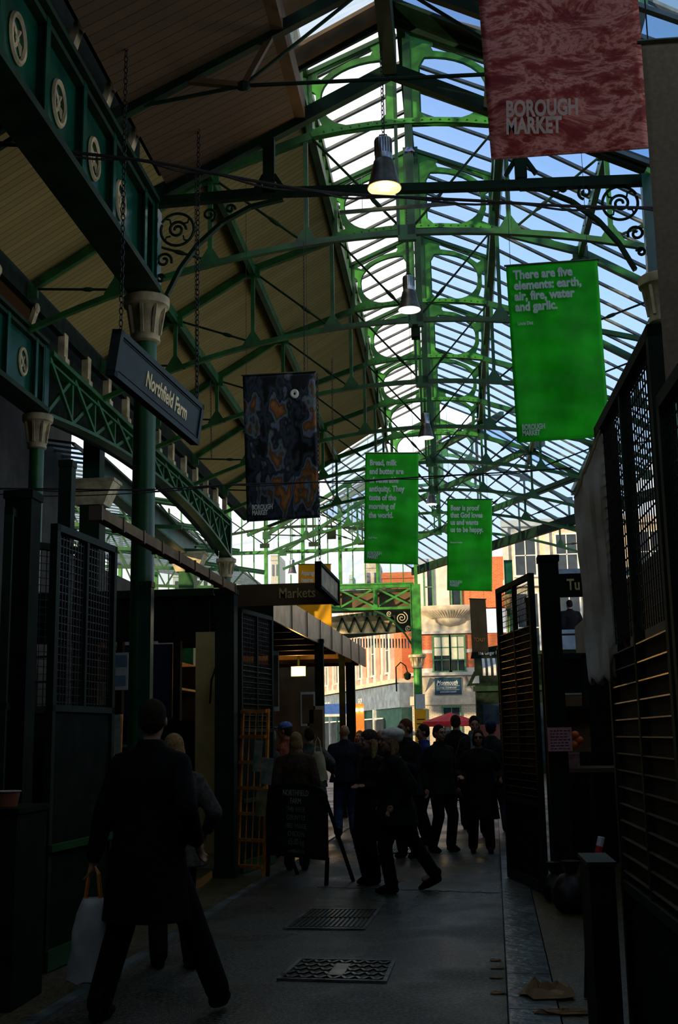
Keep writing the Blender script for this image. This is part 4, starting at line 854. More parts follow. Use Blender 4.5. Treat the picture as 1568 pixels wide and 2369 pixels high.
# ================================================================= BANNERS
M['redmeat'] = mat('marbled_meat_print', (.22, .012, .015), .5, scale=3, bump=.3, col2=(.5, .12, .1), transl=.35)
def meat():
    m = M['redmeat']; nt = m.node_tree; N = nt.nodes; L = nt.links
    tc = N.new('ShaderNodeTexCoord')
    def nz(sc_, rot, s_, d, dist):
        mp = N.new('ShaderNodeMapping'); mp.inputs['Scale'].default_value = sc_; mp.inputs['Rotation'].default_value = (0, rot, 0); n1 = N.new('ShaderNodeTexNoise'); n1.inputs['Scale'].default_value = s_; n1.inputs['Detail'].default_value = d; n1.inputs['Roughness'].default_value = .72; n1.inputs['Distortion'].default_value = dist
        L.new(tc.outputs['Object'], mp.inputs[0]); L.new(mp.outputs[0], n1.inputs['Vector']); return n1.outputs['Fac']
    def mt(op, a_, b_):
        q = N.new('ShaderNodeMath'); q.operation = op
        for i, x in enumerate((a_, b_)):
            if x is None: continue
            if isinstance(x, float): q.inputs[i].default_value = x
            else: L.new(x, q.inputs[i])
        return q.outputs[0]
    v = mt('ABSOLUTE', mt('SUBTRACT', nz((1.5, 1, 3), .4, 1.7, 12, .5), .5), None); v = mt('DIVIDE', v, mt('ADD', mt('MULTIPLY', nz((1, 1, 1), 0, 3.0, 4, 0), 1.6), .05))
    rp = N.new('ShaderNodeValToRGB'); e = rp.color_ramp.elements; e[0].position = 0; e[0].color = (.95, .5, .42, 1); e[1].position = .05; e[1].color = (.62, .16, .12, 1); x = e.new(.11); x.color = (.45, .05, .045, 1); x = e.new(.35); x.color = (.28, .02, .02, 1)
    L.new(v, rp.inputs[0]); c = rp.outputs[0]
    for n in list(N):
        if n.bl_idname == 'ShaderNodeBsdfPrincipled': L.new(c, n.inputs['Base Color'])
        if n.bl_idname == 'ShaderNodeBsdfTranslucent': L.new(c, n.inputs['Color'])
meat()
def mussel():
    m = mat('shellfish_print', (.03, .03, .03), .4, transl=.25); nt = m.node_tree; N = nt.nodes; L = nt.links
    tc = N.new('ShaderNodeTexCoord'); mp = N.new('ShaderNodeMapping'); mp.inputs['Scale'].default_value = (5, 1, 2.6); mp.inputs['Rotation'].default_value = (0, .5, 0); L.new(tc.outputs['Object'], mp.inputs[0])
    nz = N.new('ShaderNodeTexNoise'); nz.inputs['Scale'].default_value = 1.2; L.new(mp.outputs[0], nz.inputs['Vector']); ad = N.new('ShaderNodeMix'); ad.data_type = 'RGBA'; ad.inputs[0].default_value = .72; L.new(mp.outputs[0], ad.inputs[6]); L.new(nz.outputs['Color'], ad.inputs[7])
    vo = N.new('ShaderNodeTexVoronoi'); vo.inputs['Scale'].default_value = 1.9; L.new(ad.outputs[2], vo.inputs['Vector'])
    r1 = N.new('ShaderNodeValToRGB'); e = r1.color_ramp.elements; e[0].position = 0; e[0].color = (.8, .5, .2, 1); e[1].position = .7; e[1].color = (.008, .01, .012, 1)
    for p, c in ((.16, (.75, .28, .07)), (.27, (.2, .12, .06)), (.36, (.35, .45, .6)), (.45, (.03, .035, .04)), (.56, (.10, .14, .2))): x = e.new(p); x.color = (*c, 1)
    L.new(vo.outputs['Distance'], r1.inputs[0])
    sp = N.new('ShaderNodeSeparateColor'); L.new(vo.outputs['Color'], sp.inputs[0]); gt = N.new('ShaderNodeMath'); gt.operation = 'GREATER_THAN'; gt.inputs[1].default_value = .12; L.new(sp.outputs[0], gt.inputs[0])
    mx = N.new('ShaderNodeMix'); mx.data_type = 'RGBA'; mx.inputs[6].default_value = (.015, .018, .022, 1); L.new(gt.outputs[0], mx.inputs[0]); L.new(r1.outputs[0], mx.inputs[7])
    n2 = N.new('ShaderNodeTexNoise'); n2.inputs['Scale'].default_value = 14; n2.inputs['Detail'].default_value = 6; L.new(tc.outputs['Object'], n2.inputs['Vector']); m3 = N.new('ShaderNodeMix'); m3.data_type = 'RGBA'; m3.blend_type = 'MULTIPLY'; m3.inputs[0].default_value = .8; L.new(mx.outputs[2], m3.inputs[6]); L.new(n2.outputs['Color'], m3.inputs[7])
    br = N.new('ShaderNodeBrightContrast'); br.inputs['Bright'].default_value = .0; L.new(m3.outputs[2], br.inputs[0])
    for n in list(N):
        if n.bl_idname == 'ShaderNodeBsdfPrincipled': L.new(br.outputs[0], n.inputs['Base Color'])
        if n.bl_idname == 'ShaderNodeBsdfTranslucent': L.new(br.outputs[0], n.inputs['Color'])
    return m
M['mussel'] = mussel()
def banner(label, c, Y, m, wr=.012, YR=None, top=9.0, wires=True, fold=None, group=None):
    YR = YR or Y; TL, TR, BR, BL = at(*c[0], Y), at(*c[1], YR), at(*c[2], YR), at(*c[3], Y)
    t = empty('banner', (0, 0, 0), label, 'banner', group); Mx = frame_matrix(TL, TR, BL); t.matrix_world = Mx; Mi = Mx.inverted(); L4 = [Mi @ p for p in (TL, TR, BR, BL)]
    nx, nz = 24, 56; vs = []; fs = []; ph = random.random()*9
    for j in range(nz+1):
        for i in range(nx+1):
            u, v = i/nx, j/nz; p = L4[3].lerp(L4[2], u).lerp(L4[0].lerp(L4[1], u), v)
            d = wr*(sin(v*46+ph+2*sin(u*3+ph))*.35*(1-v*.6)+sin(u*9+ph+v*2)*.6+sin(v*9+u*4+ph)*.5)*(1-abs(2*v-1)**6)
            vs.append((p.x, p.y+d, p.z))
    for j in range(nz):
        for i in range(nx): a = j*(nx+1)+i; fs.append((a, a+1, a+nx+2, a+nx+1))
    mb = MB(); mb.add(vs, fs); o = mb.build('cloth', m, t, smooth=True); md = o.modifiers.new('s', 'SOLIDIFY'); md.thickness = .002
    W_ = (L4[1]-L4[0]).length
    MB().tube([L4[0]+V((-.02, 0, .01)), L4[1]+V((.02, 0, .01))], .013, 8).build('top_rod', 'steel', t); MB().tube([L4[3], L4[2]], .009, 8).build('bottom_rod', m, t)
    if wires:
        mb = MB()
        for q in (L4[0].lerp(L4[1], .05), L4[0].lerp(L4[1], .9)):
            wp = Mx @ q; mb.tube([wp, V((wp.x, wp.y, top))], .004, 4)
        s = mb.build('hanging_wire', 'rope', t); s.matrix_parent_inverse = Mx.inverted()
    return t, W_, (L4[0]-L4[3]).length
E = (pi/2, 0, 0)
t, w, h = banner('large red banner printed with marbled meat, cut by the top of the picture', ((1077, -363), (1445, -385), (1502, 341), (1136, 367)), 7.5, 'redmeat', wr=.02, top=8.9)
text('lettering', 'BOROUGH\nMARKET', .165, 'txt_p', t, (.1, -.035, .29), sx=.6, bold=.038, ls=.78)
t, w, h = banner('blank taupe back of a banner hanging at the right edge', ((1483, 102), (1800, 80), (1860, 885), (1541, 905)), 5.2, 'grey_b', wr=.006, top=8.9)
t, w, h = banner('tall green banner about five elements, the nearest of the green ones', ((1170, 617), (1381, 602), (1411, 1008), (1196, 1023)), 12.7, 'green_b', wr=.022, top=8.6)
text('lettering', 'There are five\nelements: earth,\nair, fire, water\nand garlic.', .145, 'txt_g', t, (.075, -.03, h-.17), sx=.80, bold=.04, ls=.88)
text('lettering', 'Louis Diat', .055, 'txt_g', t, (.09, -.03, h-.72), sx=.75, bold=.03); text('lettering', 'BOROUGH\nMARKET', .085, 'txt_g', t, (.06, -.03, .13), sx=.6, bold=.035, ls=.8)
t, w, h = banner('dark banner printed with glossy shellfish, left of the green ones', ((561, 870), (728, 861), (740, 1196), (571, 1206)), 16.2, 'mussel', wr=.012, top=10)
text('lettering', 'BOROUGH\nMARKET', .1, 'txt_w', t, (.08, -.03, .16), sx=.6, bold=.035, ls=.8); 
mb = MB(); mb.tube([(.72+.04*cos(a), -.028, h-.32+.045*sin(a)) for a in [2*pi*k/16 for k in range(16)]], .026, 6, close=True); mb.build('printed_ring', 'txt_w', t)
t, w, h = banner('green banner about bread, milk and butter, in the middle', ((845, 1049), (968, 1049), (967, 1305), (842, 1302)), 21.8, 'green_b', wr=.022, top=10)
text('lettering', 'Bread, milk\nand butter are\nof venerable\nantiquity. They\ntaste of the\nmorning of\nthe world.', .155, 'txt_g', t, (.07, -.03, h-.24), sx=.72, bold=.04, ls=1.1)
text('lettering', 'Leigh Hunt', .05, 'txt_g', t, (.07, -.03, .46), sx=.75, bold=.03); text('lettering', 'BOROUGH\nMARKET', .09, 'txt_g', t, (.06, -.03, .15), sx=.6, bold=.035, ls=.8)
t, w, h = banner('green banner about beer and happiness, farthest of the green ones', ((1034, 1156), (1138, 1156), (1138, 1367), (1034, 1365)), 26, 'green_b', wr=.022, top=9.5)
text('lettering', 'Beer is proof\nthat God loves\nus and wants\nus to be happy.', .165, 'txt_g', t, (.07, -.03, h-.25), sx=.72, bold=.04, ls=1.0)
text('lettering', 'Benjamin Franklin', .05, 'txt_g', t, (.07, -.03, h-1.0), sx=.75, bold=.03); text('lettering', 'BOROUGH\nMARKET', .09, 'txt_g', t, (.06, -.03, .15), sx=.6, bold=.035, ls=.8)
t, w, h = banner('yellow banner partly hidden behind the stall signs', ((690, 1306), (765, 1306), (768, 1450), (690, 1450)), 35.5, 'yellow_b', wr=.01, top=9.0)
text('lettering', 'Asparagus\ninspires\ngentle', .2, 'txt_w', t, (.06, -.03, h-.33), sx=.6, bold=.03, ls=1.1)
t, w, h = banner('narrow brown banner with orange letters in front of the brick building', ((1086, 1386), (1123, 1387), (1130, 1507), (1092, 1508)), 30, 'brown_b', wr=.004, top=7.0)
text('lettering', 'TOAST', .13, mat('orange_print', (.75, .3, .05), .6), t, (w*.08, -.02, .27), sx=.72, bold=.005)

# ================================================================= LAMPS
def pendant(px, py, Y, s, label, inner, top, bulb=True):
    c = at(px, py, Y); t = empty('pendant_lamp', c, label, 'lamp', 'hanging bell lamps along the ridge')
    MB().lathe([(.1*s, .34*s), (.105*s, .36*s), (.105*s, .6*s), (.1*s, .62*s)], (0, 0, 0), 24).build('housing', 'alu', t, smooth=True)
    mb = MB()
    for k in range(10): a = pi+pi*k/10; mb.box(cos(a)*.105*s-.004, sin(a)*.105*s-.004, .42*s, cos(a)*.105*s+.004, sin(a)*.105*s+.004, .6*s)
    mb.tube([(-.06*s, 0, .62*s), (-.04*s, 0, .68*s), (.04*s, 0, .68*s), (.06*s, 0, .62*s)], .008, 5); mb.build('vent_slots', 'black', t)
    n = 28; pr = [(.095, .36), (.12, .33), (.135, .27), (.165, .13), (.2, .0), (.205, -.01)]
    vs = []; fs = []
    for r, z in pr:
        for j in range(n): a = 2*pi*j/n; vs.append((r*s*cos(a), r*s*sin(a), z*s))
    for i in range(len(pr)-1):
        for j in range(n): fs.append((i*n+j, i*n+(j+1) % n, (i+1)*n+(j+1) % n, (i+1)*n+j))
    mb = MB(); mb.add(vs, fs); mb.build('bell_shade', 'steelshade', t, smooth=True)
    mb = MB(); mb.add([(x*.96, y*.96, z-.005) for x, y, z in vs], [f[::-1] for f in fs]+[tuple(range(n))]); mb.build('reflector', inner, t, smooth=True)
    MB().ell((0, 0, .1*s), .06*s, .06*s, .08*s, 14).build('bulb', 'bulb' if bulb else inner, t, smooth=True)
    mb = MB(); chain(mb, (0, 0, .66*s), (0, 0, top-c.z), .055, .016, .005); mb.tube([(.015, 0, .62*s), (.02, 0, (top-c.z)/2), (.01, 0, top-c.z)], .005, 4); mb.build('chain', 'rope', t)
    return t
M['steelshade'] = mat('dark_spun_metal', (.12, .12, .11), .35, metal=.8, var=.3, scale=6)
pendant(889, 434, 12.5, .97, 'nearest bell lamp with an orange-gold glowing mouth', 'lampin', 9.7)
pendant(947, 716, 19.3, .97, 'second bell lamp on the ridge line, with a white mouth', 'lampin_w', 11.0)
pendant(985, 1012, 27.3, .95, 'third bell lamp, right above the bread banner', 'lampin_w', 11.0)
pendant(998, 1166, 38, .92, 'fourth bell lamp, beside the beer banner', 'lampin_w', 11.0)
pendant(676, 1327, 47, .9, 'small far bell lamp in front of the gable window', 'lampin_w', 11.0)
# bits under the roof
a, b = at(785, 492, 13.4), at(1052, 470, 13.4); o = MB().beam(a, b, .05, .035).tube([a.lerp(b, .2), a.lerp(b, .2)+V((0, 0, .45))], .004, 4).tube([a.lerp(b, .85), a.lerp(b, .85)+V((0, 0, .35))], .004, 4).build('light_bar', 'alu'); tag(o, 'thin horizontal metal bar hanging just below the nearest bell lamp', 'bar')
c = at(961, 771, 20.0); o = MB().box(-.075, -.1, -.09, .075, .1, .09).box(-.05, -.12, .09, .05, .05, .13).lathe([(.04, -.12), (.04, -.09)], (0, 0, 0), 8).build('loudspeaker', 'black'); o.location = c; tag(o, 'small black box speaker clamped under the second bell lamp', 'speaker')
c = at(768, 1235, 46); o = MB().box(-.2, -.1, -.2, .15, .1, .15).tube([(0, 0, .15), (-.05, 0, .6)], .03, 5).build('floodlight', 'black'); o.location = c; tag(o, 'dark floodlight hanging in front of the gable window, right of the shellfish banner', 'lamp')
crumple('plastic_bag', 946, 355, 11.2, .08, .05, .12, mat('blue_red_plastic', (.05, .15, .6), .4, col2=(.7, .6, .65), scale=18), 'blue and white plastic scrap caught on the lantern frame', 'bag', 31).location = at(946, 355, 16.7)
def cable(name, pts, r, label, tw=0):
    P = [at(x, y, Y) for x, y, Y in pts]; Q = []
    for i in range(len(P)-1):
        p0, p1, p2, p3 = P[max(i-1, 0)], P[i], P[i+1], P[min(i+2, len(P)-1)]
        for k in range(6):
            u = k/6; Q.append(.5*((2*p1)+(p2-p0)*u+(2*p0-5*p1+4*p2-p3)*u*u+(3*p1-p0-3*p2+p3)*u**3))
    Q.append(P[-1]); mb = MB(); mb.tube(Q, r, 7)
    if tw: mb.tube([q+V((0, tw*sin(i*.9), -tw*1.2-tw*cos(i*.9))) for i, q in enumerate(Q)], r*.7, 6)
    return tag(mb.build(name, 'rope'), label, 'cable')
cable('power_cable', [(-60, 322, 9.6), (150, 350, 9.8), (350, 374, 10), (500, 402, 10.2), (700, 438, 10.5), (850, 452, 10.8), (1100, 464, 11), (1300, 476, 11.2), (1515, 481, 11.4)], .016, 'thick sagging black cable crossing the whole roof near the bell lamp', .02)
cable('power_cable', [(-60, 1130, 12), (100, 1131, 12.2), (330, 1133, 12.5), (520, 1122, 13), (700, 1116, 13.4), (850, 1111, 13.8), (1000, 1102, 14), (1150, 1094, 14), (1325, 1082, 14)], .009, 'thin dark cable crossing in front of the shellfish and bread banners', .012)
cable('power_cable', [(-60, 1140, 12.4), (120, 1148, 12.4), (330, 1140, 12.7), (480, 1128, 13.1), (560, 1112, 13.2)], .006, 'thinnest cable sagging at the left over the stall gates', .0)
for k, (x, y0, y1, Y) in enumerate(((452, 405, 945, 12.6), (487, 880, 1060, 19), (702, 560, 862, 16.2), (768, 830, 1190, 18))):
    mb = MB(); chain(mb, at(x, y0, Y), at(x+2, y1, Y), .055, .012, .0045); tag(mb.build('hanging_chain', 'rope'), 'loose chain hanging '+('just right of the farm sign', 'between the farm sign and the shellfish banner', 'down to the top of the shellfish banner', 'beside the shellfish banners right edge')[k], 'chain')

# ================================================================= RIGHT STALLS
G1 = gate((.84, 6.45), (.87, 4.75), 3.32, 'tall mesh and slat gate leaf beside the plastic roll, nearest on the right', lower=.88, rail=.0, slats=(.9, 2.05, .085), mesh=(2.1, 3.26), mid=1, shine='bronze', z0=.1)
G2 = gate((.87, 4.68), (.9, 3.1), 2.98, 'slatted gate leaf cut by the right edge of the picture', lower=.86, rail=.0, slats=(.88, 2.0, .085), mesh=(2.05, 2.9), mid=1, shine='bronze', z0=.1)
gate((.50, 13.5), (.80, 12.15), 3.28, 'mesh gate leaf standing open behind the pink notice', lower=.95, rail=0, slats=(.97, 2.75, .075), mesh=(2.8, 3.2), mid=1, shine='bronze', z0=.1)
gate((.86, 24.5), (.98, 20.5), 3.4, 'farther pale-edged gate beyond the open mesh leaf', lower=1.2, rail=0, slats=(1.2, 2.4, .2), mesh=None, mid=2, shine='bronze', z0=.1)
a = at(1266, 1287, 11.8); post(a.x, 11.8, .19, a.z, 'black', 'broad black post with the pink notice taped to it', .085)
a = at(1212, 1345, 12.9); post(.98, 15.5, .1, 3.4, 'black', 'thin black post behind the open mesh leaf', .085)
t = empty('sign_panel', (0, 0, 0), 'dark red upright fascia with a faded serif letter S beside the plastic roll', 'sign')
a, b = at(1397, 990, 6.55), at(1446, 1640, 6.55); t.location = (a.x, 6.55, 0); w = at(1446, 1300, 6.55).x-a.x
MB().box(0, 0, b.z, w, .03, a.z).build('board', mat('dark_red_board', (.03, .006, .004), .5), t); text('lettering', 'S', .24, mat('faded_red_brown', (.12, .05, .035), .5), t, (w*.28, -.006, at(1420, 1535, 6.55).z), sx=.55, bold=.0)
# plastic roll: bunched sheet hung from the gate top
def roll():
    c0 = at(1361, 1090, 6.3); t = empty('plastic_curtain', (c0.x, 6.3, 0), 'bunched grey translucent plastic curtain hanging from the near gate', 'curtain')
    ztp, zbt = at(1362, 1062, 6.3).z, at(1362, 1578, 6.3).z; n = 40; kz = 40; vs = []; fs = []
    for j in range(kz+1):
        v = j/kz; z = ztp+(zbt-ztp)*v
        for i in range(n):
            a = 2*pi*i/n; r = .08*(1-.12*v)*(1+.17*abs(sin(a*3.0+v*2.2+.6*sin(v*7)))-.14*abs(sin(a*5-v*3.4))+.05*sin(v*19+a*2)); x = r*cos(a); y = r*.8*sin(a)
            zz = z+(.24*(x/.09)*.9-.02)*(1-v)**3 if True else z
            vs.append((x+.015*v, y, zz+.02*sin(a*7)*(v**4)))
    for j in range(kz):
        for i in range(n): fs.append((j*n+i, j*n+(i+1) % n, (j+1)*n+(i+1) % n, (j+1)*n+i))
    m = mat('grimy_plastic', (.62, .5, .32), .22, scale=4, col2=(.98, .93, .82), bump=.12, spec=1, transl=.2)
    mb = MB(); mb.add(vs, fs); o = mb.build('sheet', m, t, smooth=True); md = o.modifiers.new('s', 'SOLIDIFY'); md.thickness = .004
    mb = MB(); mb.tube([V(vs[i])*1.0 for i in range(n)], .008, 5, close=True); mb.build('hem', 'card', t)
    MB().tube([(.0, 0, ztp-.15), (.03, -.01, ztp-.6), (.05, 0, ztp-1.2)], .035, 8).build('pole', 'ply', t)
roll()
# stall sign Tu
c = at(1283, 1382, 15.0); t = empty('stall_sign', c, 'dark stall fascia lettered Tu, half hidden by the plastic curtain', 'sign')
MB().box(0, 0, 0, .9, .04, .3).build('board', 'black', t); text('lettering', 'Tu', .2, 'gold', t, (.16, -.006, .09), sx=.75, bold=.02)
t = empty('gallery', (2.2, 30, 0), 'dark upper gallery with a window, where a figure stands', 'gallery')
MB().box(0, 0, 0, 4.5, .2, 4.1).build('wall', 'black', t); MB().box(0, .2, 3.5, 4.5, 2.0, 3.62).build('gallery_floor', 'black', t); MB().box(0, 0, 4.1, .12, .1, 5.6).box(0, 0, 5.55, 4.5, .1, 5.75).box(0, -.02, 4.1, 4.5, .1, 4.2).box(.9, 0, 5.05, 4, .06, 5.12).box(1.1, 0, 4.1, 1.14, .05, 5.6).build('window_frame', 'bluegrey', t)
MB().box(.2, -.05, 3.7, 1.1, 0, 4.05).build('blue_panel', 'bluegrey', t)
# goods
t = empty('stall_partition', (1.05, 14.9, 0), 'black partition at the back of the right stall, under the Tu fascia', 'partition'); MB().box(0, 0, .085, 1.65, .05, 2.62).build('panel', 'black', t); MB().box(0, -.03, 2.55, 1.65, .0, 2.62).box(.5, -.03, .085, .56, 0, 2.6).build('battens', 'iron_d', t)
c = at(1378, 2200, 6.4); t = empty('floor_cabinet', (c.x+.01, 6.42, 0), 'low black cabinet at the foot of the near gate', 'cabinet'); MB().box(-.055, -.35, .09, .07, .1, 1.0).build('body', 'black', t); MB().box(-.065, -.36, 1.0, .08, .11, 1.02).build('top', 'iron_d', t)
def box_item(name, px0, py0, px1, py1, Y, m, lab, cat, d=.25, dec=None):
    a, b = at(px0, py1, Y), at(px1, py0, Y); t = empty(name, ((a.x+b.x)/2, Y, a.z), lab, cat); w = (b.x-a.x)/2; h = b.z-a.z
    MB().box(-w, 0, 0, w, d, h).build('body', m, t); MB().box(-w*1.02, -.004, h*.86, w*1.02, d*.5, h*1.01).build('flap', dec or m, t); return t
a = at(1290, 1900, 12.3)
t = empty('stall_table', (1.5, 12.6, 0), 'dark stall table stacked with cartons behind the broad black post', 'table'); tz = at(1320, 1778, 12.3).z
MB().box(-.55, -.3, tz-.04, .5, .6, tz).build('tabletop', 'ply', t)
for x in (-.5, .44):
    for y in (-.26, .54): MB().box(x, y, .09, x+.05, y+.05, tz-.04).build('leg', 'black', t)
sh = at(1320, 1634, 12.6).z; t = empty('stall_shelf', (1.5, 12.9, 0), 'dark wall shelf carrying a cardboard carton', 'shelf'); MB().box(-.5, -.2, sh-.03, .5, .3, sh).build('board', 'black', t); MB().box(-.5, .28, .09, -.45, .32, sh).box(.45, .28, .09, .5, .32, sh).build('upright', 'black', t)
box_item('carton', 1300, 1603, 1345, 1634, 12.8, 'card', 'open brown carton on the high shelf', 'carton', .2, 'paper')
box_item('carton', 1296, 1642, 1362, 1740, 12.95, 'card', 'large plain brown carton standing on the stall table', 'carton', .2)
box_item('carton', 1304, 1741, 1340, 1778, 12.3, mat('red_white_card', (.3, .08, .09), .7, col2=(.4, .3, .28), scale=14), 'small red and white carton at the table edge', 'carton', .2)
for k, (x, y) in enumerate(((1330, 1700), (1340, 1712), (1328, 1722))):
    c = at(x, y, 12.45); o = MB().ell((0, 0, 0), .045, .045, .04, 10).build('orange_fruit', mat('orange_peel', (.7, .15, .03), .5), smooth=True); o.location = c; tag(o, 'orange fruit in the dark stall behind the pink notice, '+('highest', 'rightmost', 'lowest')[k]+' of three', 'fruit', 'oranges behind the pink notice')
c = at(1295, 1711, 11.6); t = empty('notice', c, 'pink handwritten notice taped to the broad black post', 'notice'); MB().box(-.115, 0, -.11, .115, .008, .115).build('paper', 'pink', t)
mb = MB()
for k in range(7):
    x = -.09
    while x < .08: l = random.uniform(.015, .04); mb.box(x, -.003, .08-k*.028, min(x+l, .1), 0, .086-k*.028); x += l+.012
mb.build('handwriting', 'black', t)
def sack(px, py, Y, rx, rz_, lab, seed):
    random.seed(seed); c = atZ(px, py, .09); n = 20; k = 12; vs = []; fs = []
    for i in range(k+1):
        th = pi*i/k
        for j in range(n):
            a = 2*pi*j/n; f = 1+.1*sin(a*5+i)+.06*sin(a*9-i*2); z = rz_*(1-cos(th))/2*1.0; r = max(sin(th)**.6, .05)*rx*f*(1-.35*i/k); vs.append((r*cos(a), r*sin(a), z*2))
    for i in range(k):
        for j in range(n): fs.append((i*n+j, i*n+(j+1) % n, (i+1)*n+(j+1) % n, (i+1)*n+j))
    t = empty('rubbish_sack', (c.x, c.y, .087), lab, 'sack'); mb = MB(); mb.add(vs, fs+[tuple(range(n))[::-1], tuple(k*n+j for j in range(n))]); mb.build('bag', 'rubber', t, smooth=True); MB().lathe([(.02, rz_*2-.04), (.06, rz_*2+.02), (.09, rz_*2+.1)], (0, 0, 0), 10).build('tied_neck', 'rubber', t)
sack(1325, 2110, 10.4, .2, .17, 'black rubbish sack slumped in front of the stall table', 4)
sack(1288, 2085, 11, .15, .13, 'smaller black rubbish sack beside the foot of the mesh leaf', 9)
a, b = at(1391, 1936, 7.6), at(1361, 2085, 7.6)
t = empty('barrier_pole', (0, 0, 0), 'red and white striped pole leaning beside the near gate', 'pole'); 
for k in range(7): MB().tube([a.lerp(b, k/7), a.lerp(b, (k+1)/7)], .022, 8).build('band', 'red' if k % 2 else 'white', t); MB().tube([b, V((b.x-.05, b.y-.1, .09))], .018, 8).build('foot', 'rubber', t)
# ================================================================= PEOPLE
_mc = {}
def cloth(c, scale=25):
    k = tuple(c)
    if k not in _mc: _mc[k] = mat('cloth', c, .9, var=.1 if max(c) > .5 else .35, scale=scale, bump=.3, spec=.2)
    return _mc[k]
def ik(a, b, l1, l2, pole):
    d = b-a; L = min(d.length, (l1+l2)*.999); dn = d.normalized(); x = (l1*l1-l2*l2+L*L)/(2*L); h = math.sqrt(max(l1*l1-x*x, 0)); p = pole-dn*pole.dot(dn); p.normalize(); return a+dn*x+p*h, a+dn*L
def limb(mb, a, b, r0, r1, n=10):
    mb.tube([a, b], [r0, r1], n); mb.ell(a, r0, r0, r0, n); mb.ell(b, r1, r1, r1, n)
def loft(mb, rings, n=20):
    vs = []; fs = []
    for (c, rx, ry) in rings:
        c = V(c)
        for j in range(n): a = 2*pi*j/n; vs.append(c+V((rx*cos(a), ry*sin(a), 0)))
    for i in range(len(rings)-1):
        for j in range(n): fs.append((i*n+j, i*n+(j+1) % n, (i+1)*n+(j+1) % n, (i+1)*n+j))
    fs += [tuple(range(n))[::-1], tuple((len(rings)-1)*n+j for j in range(n))]; mb.add(vs, fs)
def fuse(mb, name, m, parent, vox, sm=3):
    o = mb.build(name, m, parent, smooth=True); r = o.modifiers.new('r', 'REMESH'); r.mode = 'VOXEL'; r.voxel_size = vox; r.use_smooth_shade = True
    s = o.modifiers.new('s', 'SMOOTH'); s.factor = .6; s.iterations = sm; return o
def person(label, x, y, h, face, z0=0, coat=(.008, .008, .009), legs=(.006, .006, .007), hem=.78, flare=1.15, wide=1.0, hair=('short', (.02, .012, .008)), hat=None, feet=((-.1, 0), (.1, 0)), lift=(0, 0), hands=(None, None), lean=0, turn=0, tilt=0, vox=.012, skin='skin', bag=None, scarf=None, glasses=0, lookup=0, swing=0, boots=0, collar=1, group=None):
    """feet, hands in body space: x right, y forward. face: heading of +Y in degrees, 0 = away from the camera"""
    s = h/1.75; t = empty('person', (x, y, z0), label, 'person', group, rz=R_(face)); t.scale = (s, s, s)
    T = Matrix.Translation((0, 0, .92)) @ Matrix.Rotation(-lean, 4, 'X') @ Matrix.Translation((0, 0, -.92)); up = lambda p: T @ V(p)
    hip = [V((-.085, 0, .92)), V((.085, 0, .92))]; sh = [up((-.165*wide, 0, 1.385)), up((.165*wide, 0, 1.385))]
    an = [V((f[0], f[1]-.02, .085+l)) for f, l in zip(feet, lift)]; kn = []
    for i in (0, 1): k, a_ = ik(hip[i], an[i], .44, .43, V((0, 1, .1))); kn.append(k); an[i] = a_
    el = []; wr = []
    for i in (0, 1):
        sg = -1 if i == 0 else 1; tgt = hands[i]
        tgt = up(tgt) if tgt else up((sg*(.25+.03*wide), .02+(swing if i else -swing), .88))
        e, w_ = ik(sh[i], V(tgt), .29, .26, V((sg*.35, -1, -.25))); el.append(e); wr.append(w_)
    # body: one continuous surface
    b = MB()
    loft(b, [(up((0, 0, .86)), .14, .1), (up((0, 0, .96)), .155, .105), (up((0, .005, 1.1)), .13, .09), (up((0, .01, 1.28)), .155, .105), (up((0, 0, 1.4)), .16, .09), (up((0, 0, 1.47)), .08, .06)], 16)
    for i in (0, 1):
        limb(b, hip[i], kn[i], .085, .055); limb(b, kn[i], an[i], .054, .038); limb(b, sh[i], el[i], .052, .042); limb(b, el[i], wr[i], .04, .027); limb(b, an[i], an[i]+V((0, .13, -.045)), .035, .03)
        # hand
        d = (wr[i]-el[i]).normalized(); sg = -1 if i == 0 else 1; fw = (V((0, 1, 0))-d*d.y); fw = fw.normalized() if fw.length > .3 else V((1, 0, 0)); pn = d.cross(fw).normalized()
        pc = wr[i]+d*.055; limb(b, wr[i], pc+d*.02, .022, .024); 
        for q in range(-1, 2): limb(b, wr[i]+d*.02, pc+fw*.018*q+d*.02, .014, .013, 8)
        for q, l in enumerate((.062, .072, .067, .052)):
            r0 = pc+fw*(.03-.02*q)+d*.028; m1 = r0+d*l*.5+pn*.006*sg; m2 = m1+d*l*.42+pn*.02*sg; limb(b, r0, m1, .0095, .0088, 8); limb(b, m1, m2, .0088, .0075, 8)
        th = wr[i]+d*.03+fw*.02; m1 = th+fw*.03+d*.028; limb(b, th, m1, .012, .0105, 8); limb(b, m1, m1+d*.03+pn*.006*sg, .0105, .009, 8)
    nk = up((0, .0, 1.44)); HC = up((0, .02, 1.635)); Hm = Matrix.Translation(HC) @ Matrix.Rotation(turn, 4, 'Z') @ Matrix.Rotation(tilt, 4, 'Y') @ Matrix.Rotation(lookup, 4, 'X')
    hp = lambda *p: Hm @ V(p)
    limb(b, nk, hp(0, -.01, -.06), .055, .05)
    def hell(mb, c, rx, ry, rz, n=14):
        m2 = MB(); m2.ell((0, 0, 0), rx, ry, rz, n); mb.add([Hm @ (V(v)+V(c)) for v in m2.v], m2.f)
    hell(b, (0, -.005, .025), .074, .094, .092); hell(b, (0, .03, -.04), .058, .062, .072); hell(b, (0, .055, -.088), .03, .03, .026, 8)
    limb(b, hp(0, .088, .012), hp(0, .112, -.022), .010, .014, 8); hell(b, (0, .093, -.052), .026, .012, .009, 8); hell(b, (0, .08, .035), .05, .016, .012, 8)
